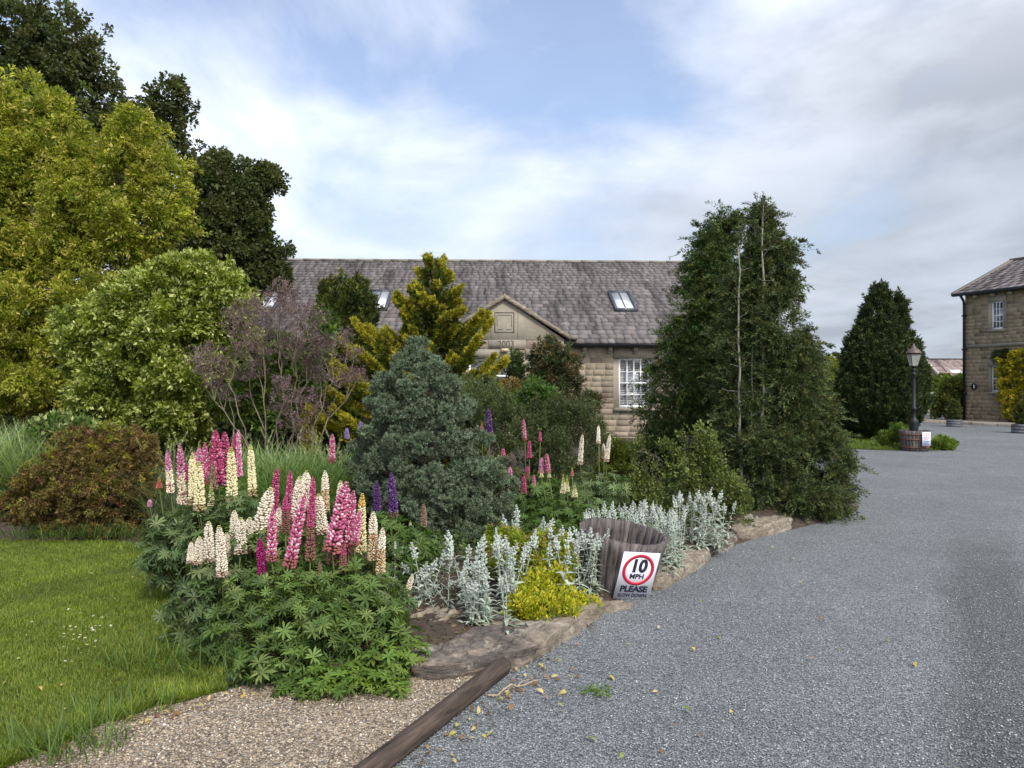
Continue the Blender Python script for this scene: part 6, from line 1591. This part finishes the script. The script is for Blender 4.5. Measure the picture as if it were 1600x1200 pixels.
def box_planter(label, loc, rz, w, h, seed, plant):
    root = thing('planter_box', label, 'planter', loc, rz)
    b = MB(); r = rng_(seed)
    for k in range(3):
        z0, z1 = k * h / 3 + .004, (k + 1) * h / 3 - .004
        b.box(-w / 2, w / 2, -w / 2, -w / 2 + .03, z0, z1); b.box(-w / 2, w / 2, w / 2 - .03, w / 2, z0, z1); b.box(-w / 2, -w / 2 + .03, -w / 2 + .03, w / 2 - .03, z0, z1); b.box(w / 2 - .03, w / 2, -w / 2 + .03, w / 2 - .03, z0, z1)
    b.build('box', M['slatebox'], root, local=True)
    s = MB(); s.box(-w / 2 + .03, w / 2 - .03, -w / 2 + .03, w / 2 - .03, .02, h * .86); s.build('soil', M['soil'], root, local=True)
    tree('box_bush', plant, 'bush', (loc[0], loc[1], loc[2] + h * .86), [(loc[0], loc[1], loc[2] + h + .22, w * .42, w * .42, .28), (loc[0], loc[1], loc[2] + h + .48, w * .28, w * .28, .22)], r, 240, 26, T_DIA, .05, .025, [(.05, .07, .018), (.08, .095, .025)], pl=.1, pr=.06, trunk_r=.015, sub=None)
M['slatebox'] = m_flat('slate_planter', (.11, .115, .125), .8, n=.3)
box_planter('grey box planter with a cone shaped bush at the corner of the stone house', (16.62, 28.9, .0), rad(-40), .46, .27, 711, 'cone shaped little bush in the grey planter at the house corner')
box_planter('grey box planter with a bush by the door of the stone house', (16.6, 25.0, .0), rad(-50), .52, .30, 712, 'small dark bush in the grey planter nearest the door')

def creeper():
    root = thing('yellow_creeper', 'golden yellow climbing plant round the door of the stone house', 'climber', (19.5, 30.3, .1)); r = rng_(721)
    u = np.array([.40, -.917]); nrm2 = np.array([-.917, -.40]); o = np.array([18.85, 32.0])
    def wp(t, z, off): return (*(o + u * t + nrm2 * off), z)
    bl = [(1.85, 2.45, .25), (1.72, 2.1, .2), (1.95, 2.0, .28), (1.78, 1.6, .22), (2.05, 1.5, .3), (1.85, 1.1, .25), (2.1, 1.0, .28), (1.95, .6, .2), (2.15, .5, .2), (2.25, 2.55, .25), (2.6, 2.6, .25), (3.0, 2.6, .28), (3.4, 2.5, .28), (3.5, 2.0, .25), (3.5, 1.4, .25), (3.5, .8, .25), (2.1, 2.3, .28), (2.2, 1.8, .2)]
    blobs = [(*wp(t, z, .12), R_, R_, R_) for t, z, R_ in bl]; mb = MB()
    for t in (1.9, 2.1, 3.4): tube(mb, limb_path(r, wp(t, .1, .08), wp(t + .1, 2.4, .08), 8, .03), np.linspace(.03, .01, 8), 6)
    for b_ in blobs: tube(mb, limb_path(r, wp(2.0, .8, .06), b_[:3], 5, .08), [.012] * 5, 4)
    mb.build('trunk', M['bark'], root); B, N = crown_points(r, blobs, 620, .4, None, 1.0, .2); mb = MB()
    sprays(mb, r, B, nrm(N + UP * .2), .14, .10, 20, T_LEAF, .10, .07, [(.38, .32, .02), (.28, .27, .025), (.48, .38, .03), (.16, .17, .02)], [3, 3, 2, 1.2], up=.2)
    mb.build('crown', M['leaf'], root)
    tree('dark_climber', 'dark evergreen climber above the ground floor window of the stone house', 'climber', (*wp(1.5, 2.2, .1)[:2], .1), [(*wp(1.45, 2.68, .1), .28, .2, .2), (*wp(1.75, 2.75, .1), .25, .2, .16)], rng_(722), 110, 24, T_DIA, .06, .025, [(.03, .045, .015), (.045, .06, .02)], pl=.14, pr=.08, trunk_r=.012, sub=None)
creeper()

# ------------------------------------------------------------------ fallen leaves, twig, daisies
def leaf_litter():
    r = rng_(801)
    def lm(cols, seed, L):
        q = rng_(seed); mb = MB(); T = blade(4, (.25, .9, 1, .6, 0), bend=q.uniform(-.3, .5), fold=q.uniform(.2, .9), power=1.6)
        place(mb, T, np.zeros((1, 3)), np.array([[1.0, 0, 0]]), np.array([[0, 0, 1.0]]), L, L * .5, np.array([cols]))
        o = mb.build('fallen_leaf', M['leaf'], link=False, smooth=True); me = o.data; bpy.data.objects.remove(o); return me
    kinds = {'brown': [lm(c, 810 + i, .034) for i, c in enumerate([(.20, .11, .05), (.26, .15, .07), (.15, .07, .045), (.30, .19, .09)])],
             'yellow': [lm(c, 820 + i, .036) for i, c in enumerate([(.50, .38, .13), (.42, .36, .09), (.55, .44, .2)])],
             'green': [lm(c, 830 + i, .040) for i, c in enumerate([(.14, .22, .03), (.22, .30, .05)])]}
    def put(kind, x, y, label, group, s=1.0, z=.012):
        o = bpy.data.objects.new('fallen_leaf', kinds[kind][r.integers(len(kinds[kind]))]); C.objects.link(o)
        o.location = (x, y, z); o.rotation_euler = (r.normal(0, .35), r.normal(0, .35), r.uniform(0, 6.28)); k = s * r.uniform(.7, 1.3); o.scale = (k, k, k)
        tag(o, label, 'fallen leaf', group)
    for i in range(62):   # drift along the log
        t = r.random(); y = 4.15 - 1.25 * t; x0 = -.045 - (4.27 - y) * .47
        put('brown' if r.random() < .62 else 'yellow', x0 + .10 + abs(r.normal(0, .10)), y + r.normal(0, .03), 'dry leaf in the drift on the grey side of the log', 'dry leaves drifted along the log')
    for i in range(26):
        p = gp(r.uniform(800, 880), r.uniform(1030, 1070)); put('brown' if r.random() < .6 else 'yellow', p[0] + r.normal(0, .05), p[1], 'dry leaf at the end of the log by the rock slab', 'dry leaves by the rock slab')
    for px, py, k in [(885, 1085, 'yellow'), (870, 1105, 'yellow'), (770, 1150, 'yellow'), (930, 1162, 'green'), (970, 1180, 'green'), (1020, 1085, 'yellow'), (1080, 1115, 'green'), (1140, 1118, 'yellow'), (1125, 1000, 'yellow'), (1240, 875, 'yellow'), (1115, 910, 'yellow'), (1248, 912, 'yellow'), (1210, 856, 'yellow'), (1285, 967, 'brown'), (1125, 967, 'brown'), (1390, 1005, 'green'), (1312, 1018, 'green'), (1048, 1140, 'brown'), (985, 1010, 'yellow'), (950, 1060, 'yellow'), (905, 1010, 'brown'), (1085, 1020, 'yellow'), (1060, 1028, 'brown'), (1430, 1040, 'yellow'), (940, 1090, 'green'), (1180, 870, 'brown'), (1150, 905, 'brown'), (1010, 960, 'brown'), (1030, 985, 'yellow'), (890, 1050, 'brown'), (1095, 940, 'green'), (1260, 1032, 'brown'), (1090, 1150, 'brown'), (1030, 1175, 'brown')]:
        p = gp(px, py); put(k, p[0], p[1], {'yellow': 'yellow leaf lying singly on the grey gravel', 'green': 'fresh green leaf lying singly on the grey gravel', 'brown': 'brown curled leaf lying singly on the grey gravel'}[k], k + ' leaves scattered on the grey gravel', 1.1)
    for i in range(46):   # along the lawn edge
        t = r.random(); p = gp(70 + 330 * t + r.normal(0, 6), 1185 - 105 * t ** .8 + r.normal(0, 8)); put('brown' if r.random() < .6 else 'yellow', p[0], p[1], 'dry leaf caught where the lawn meets the beige gravel', 'dry leaves at the lawn edge', 1.0, .02)
    for px, py in [(40, 1002), (60, 1085), (150, 900), (210, 908), (95, 1082), (145, 903), (12, 1075), (330, 870), (168, 958), (100, 1120)]:
        p = gp(px, py); put('yellow', p[0], p[1], 'pale dead leaf lying on the mown lawn', 'dead leaves on the lawn', .8, .035)
    o = bpy.data.objects.new('dead_leaf', kinds['brown'][1]); C.objects.link(o); o.location = at(685, 974, 4.9); o.rotation_euler = (.3, .5, .4); o.scale = (2.6, 2.6, 2.6); tag(o, 'large orange brown leaf lying behind the rock slab among silver stems', 'fallen leaf')
    # daisies
    mb = MB(); an = np.arange(10) / 10 * 2 * np.pi; n = 10
    place(mb, T_DIA, np.zeros((n, 3)), np.c_[np.cos(an), np.sin(an), np.full(n, .2)], np.tile(UP, (n, 1)), .009, .004, (.8, .8, .8)); lathe(mb, [(.004, .001), (.003, .003), (.0001, .0035)], 8, (.6, .45, .03))
    o = mb.build('daisy', M['petal'], link=False); me = o.data; bpy.data.objects.remove(o)
    for i in range(44):
        p = gp(r.normal(128, 20), r.normal(1000, 14)) if i < 34 else gp(r.uniform(10, 230), r.uniform(880, 1060)); o = bpy.data.objects.new('daisy', me); C.objects.link(o); o.location = (p[0], p[1], .045); o.rotation_euler = (r.normal(0, .3), r.normal(0, .3), 0)
        tag(o, 'tiny white daisy open in the mown lawn', 'daisy', 'daisies in the lawn')
    # twig
    a, b = gp(762, 1090), gp(845, 1068); p = limb_path(r, a + UP * .012, b + UP * .02, 8, .06); mb = MB(); tube(mb, p - a, np.linspace(.006, .003, 8), 6, (.33, .26, .17)); tube(mb, np.array([p[4], p[4] + [.03, .05, .01], p[4] + [.07, .07, .01]]) - a, [.004, .003, .002], 5, (.33, .26, .17))
    o = mb.build('fallen_twig', M['vcol'], smooth=True); o.location = a; tag(o, 'pale bent twig lying on the grey gravel beside the end of the log', 'twig')
    a = gp(905, 1085); mb = MB(); sprays(mb, r, np.array([[0, 0, .01]] * 3), np.array([[1, .1, .05], [.8, -.3, .1], [.9, .4, .1]]), .16, .03, 26, T_NDL, .03, .01, [(.09, .15, .03)]); o = mb.build('conifer_sprig', M['needle']); o.location = a; tag(o, 'green conifer sprig lying on the grey gravel', 'sprig')
leaf_litter()

def loose_stones():
    """stones lying loose on the drive and on the beige strip, thicker along the edges"""
    O = (np.array([(0, 0, 0), (1, 0, .1), (.5, .5, 0), (.5, -.5, .05), (.45, .05, .36), (.75, -.2, .28), (.25, -.25, .25)]), [np.array([(4, 0, 2), (4, 2, 1), (4, 1, 5), (5, 1, 3), (5, 3, 6), (6, 3, 0), (6, 0, 4), (4, 5, 6)])])
    def lay(P, cols, smin, smax, seed, w=None):
        r = rng_(seed); n = len(P); a = r.uniform(0, 6.28, n); D = np.c_[np.cos(a), np.sin(a), r.normal(0, .15, n)]; s = r.uniform(smin, smax, n)
        mb = MB(); place(mb, O, np.c_[P, np.full(n, .004)], D, UP + r.normal(0, .3, (n, 3)), s, s * r.uniform(.8, 1.3, n), pal(r, n, cols, w, .15)); return mb
    r = rng_(901); n = 60000
    Y = 2.9 + 6.5 * r.random(n) ** 1.5; X = Y * r.uniform(-.2, .68, n); P = np.c_[X, Y]
    bed = np.array(BED); bg = np.array(BEIGE)
    ok = ~inside(P, bed) & ~inside(P, bg); P = P[ok]; d = edge_dist(P, bed); P = P[r.random(len(P)) < .42 + .58 * np.exp(-d / .25)]
    tag(lay(P, [(.11, .122, .13), (.20, .218, .228), (.31, .33, .34), (.5, .5, .5), (.22, .18, .14)], .006, .012, 902, [3, 4, 2, .25, .15]).build('loose_gravel', M['vcol']), 'loose grey stones lying on the drive, thicker along its edges', 'gravel', kind='stuff')
    n = 30000; P = np.c_[r.uniform(-2.7, .05, n), r.uniform(2.6, 4.4, n)]; P = P[inside(P, bg)]
    tag(lay(P, [(.10, .085, .07), (.26, .20, .135), (.40, .31, .21), (.50, .43, .33), (.72, .68, .6), (.15, .15, .16)], .006, .014, 903, [2, 4, 4, 2, .4, 1]).build('loose_pebbles', M['vcol']), 'loose beige and brown pebbles on the strip before the lupins', 'gravel', kind='stuff')
    # leaf mould on the soil at the front of the bed
    n = 5200; P = np.c_[r.uniform(-1.2, 3.2, n), r.uniform(4.2, 9.0, n)]; P = P[inside(P, bed)]; n = len(P); z = height_bed(P) + .012
    a = r.uniform(0, 6.28, n); mb = MB()
    place(mb, T_LEAF, np.c_[P, z], np.c_[np.cos(a), np.sin(a), r.normal(0, .3, n)], UP + r.normal(0, .4, (n, 3)), r.uniform(.02, .045, n), .016, pal(r, n, [(.16, .10, .055), (.10, .06, .035), (.24, .16, .08), (.07, .08, .03)]))
    tag(mb.build('leaf_mould', M['leaf']), 'brown leaf mould lying on the soil between the front plants', 'leaf litter', kind='stuff')
loose_stones()
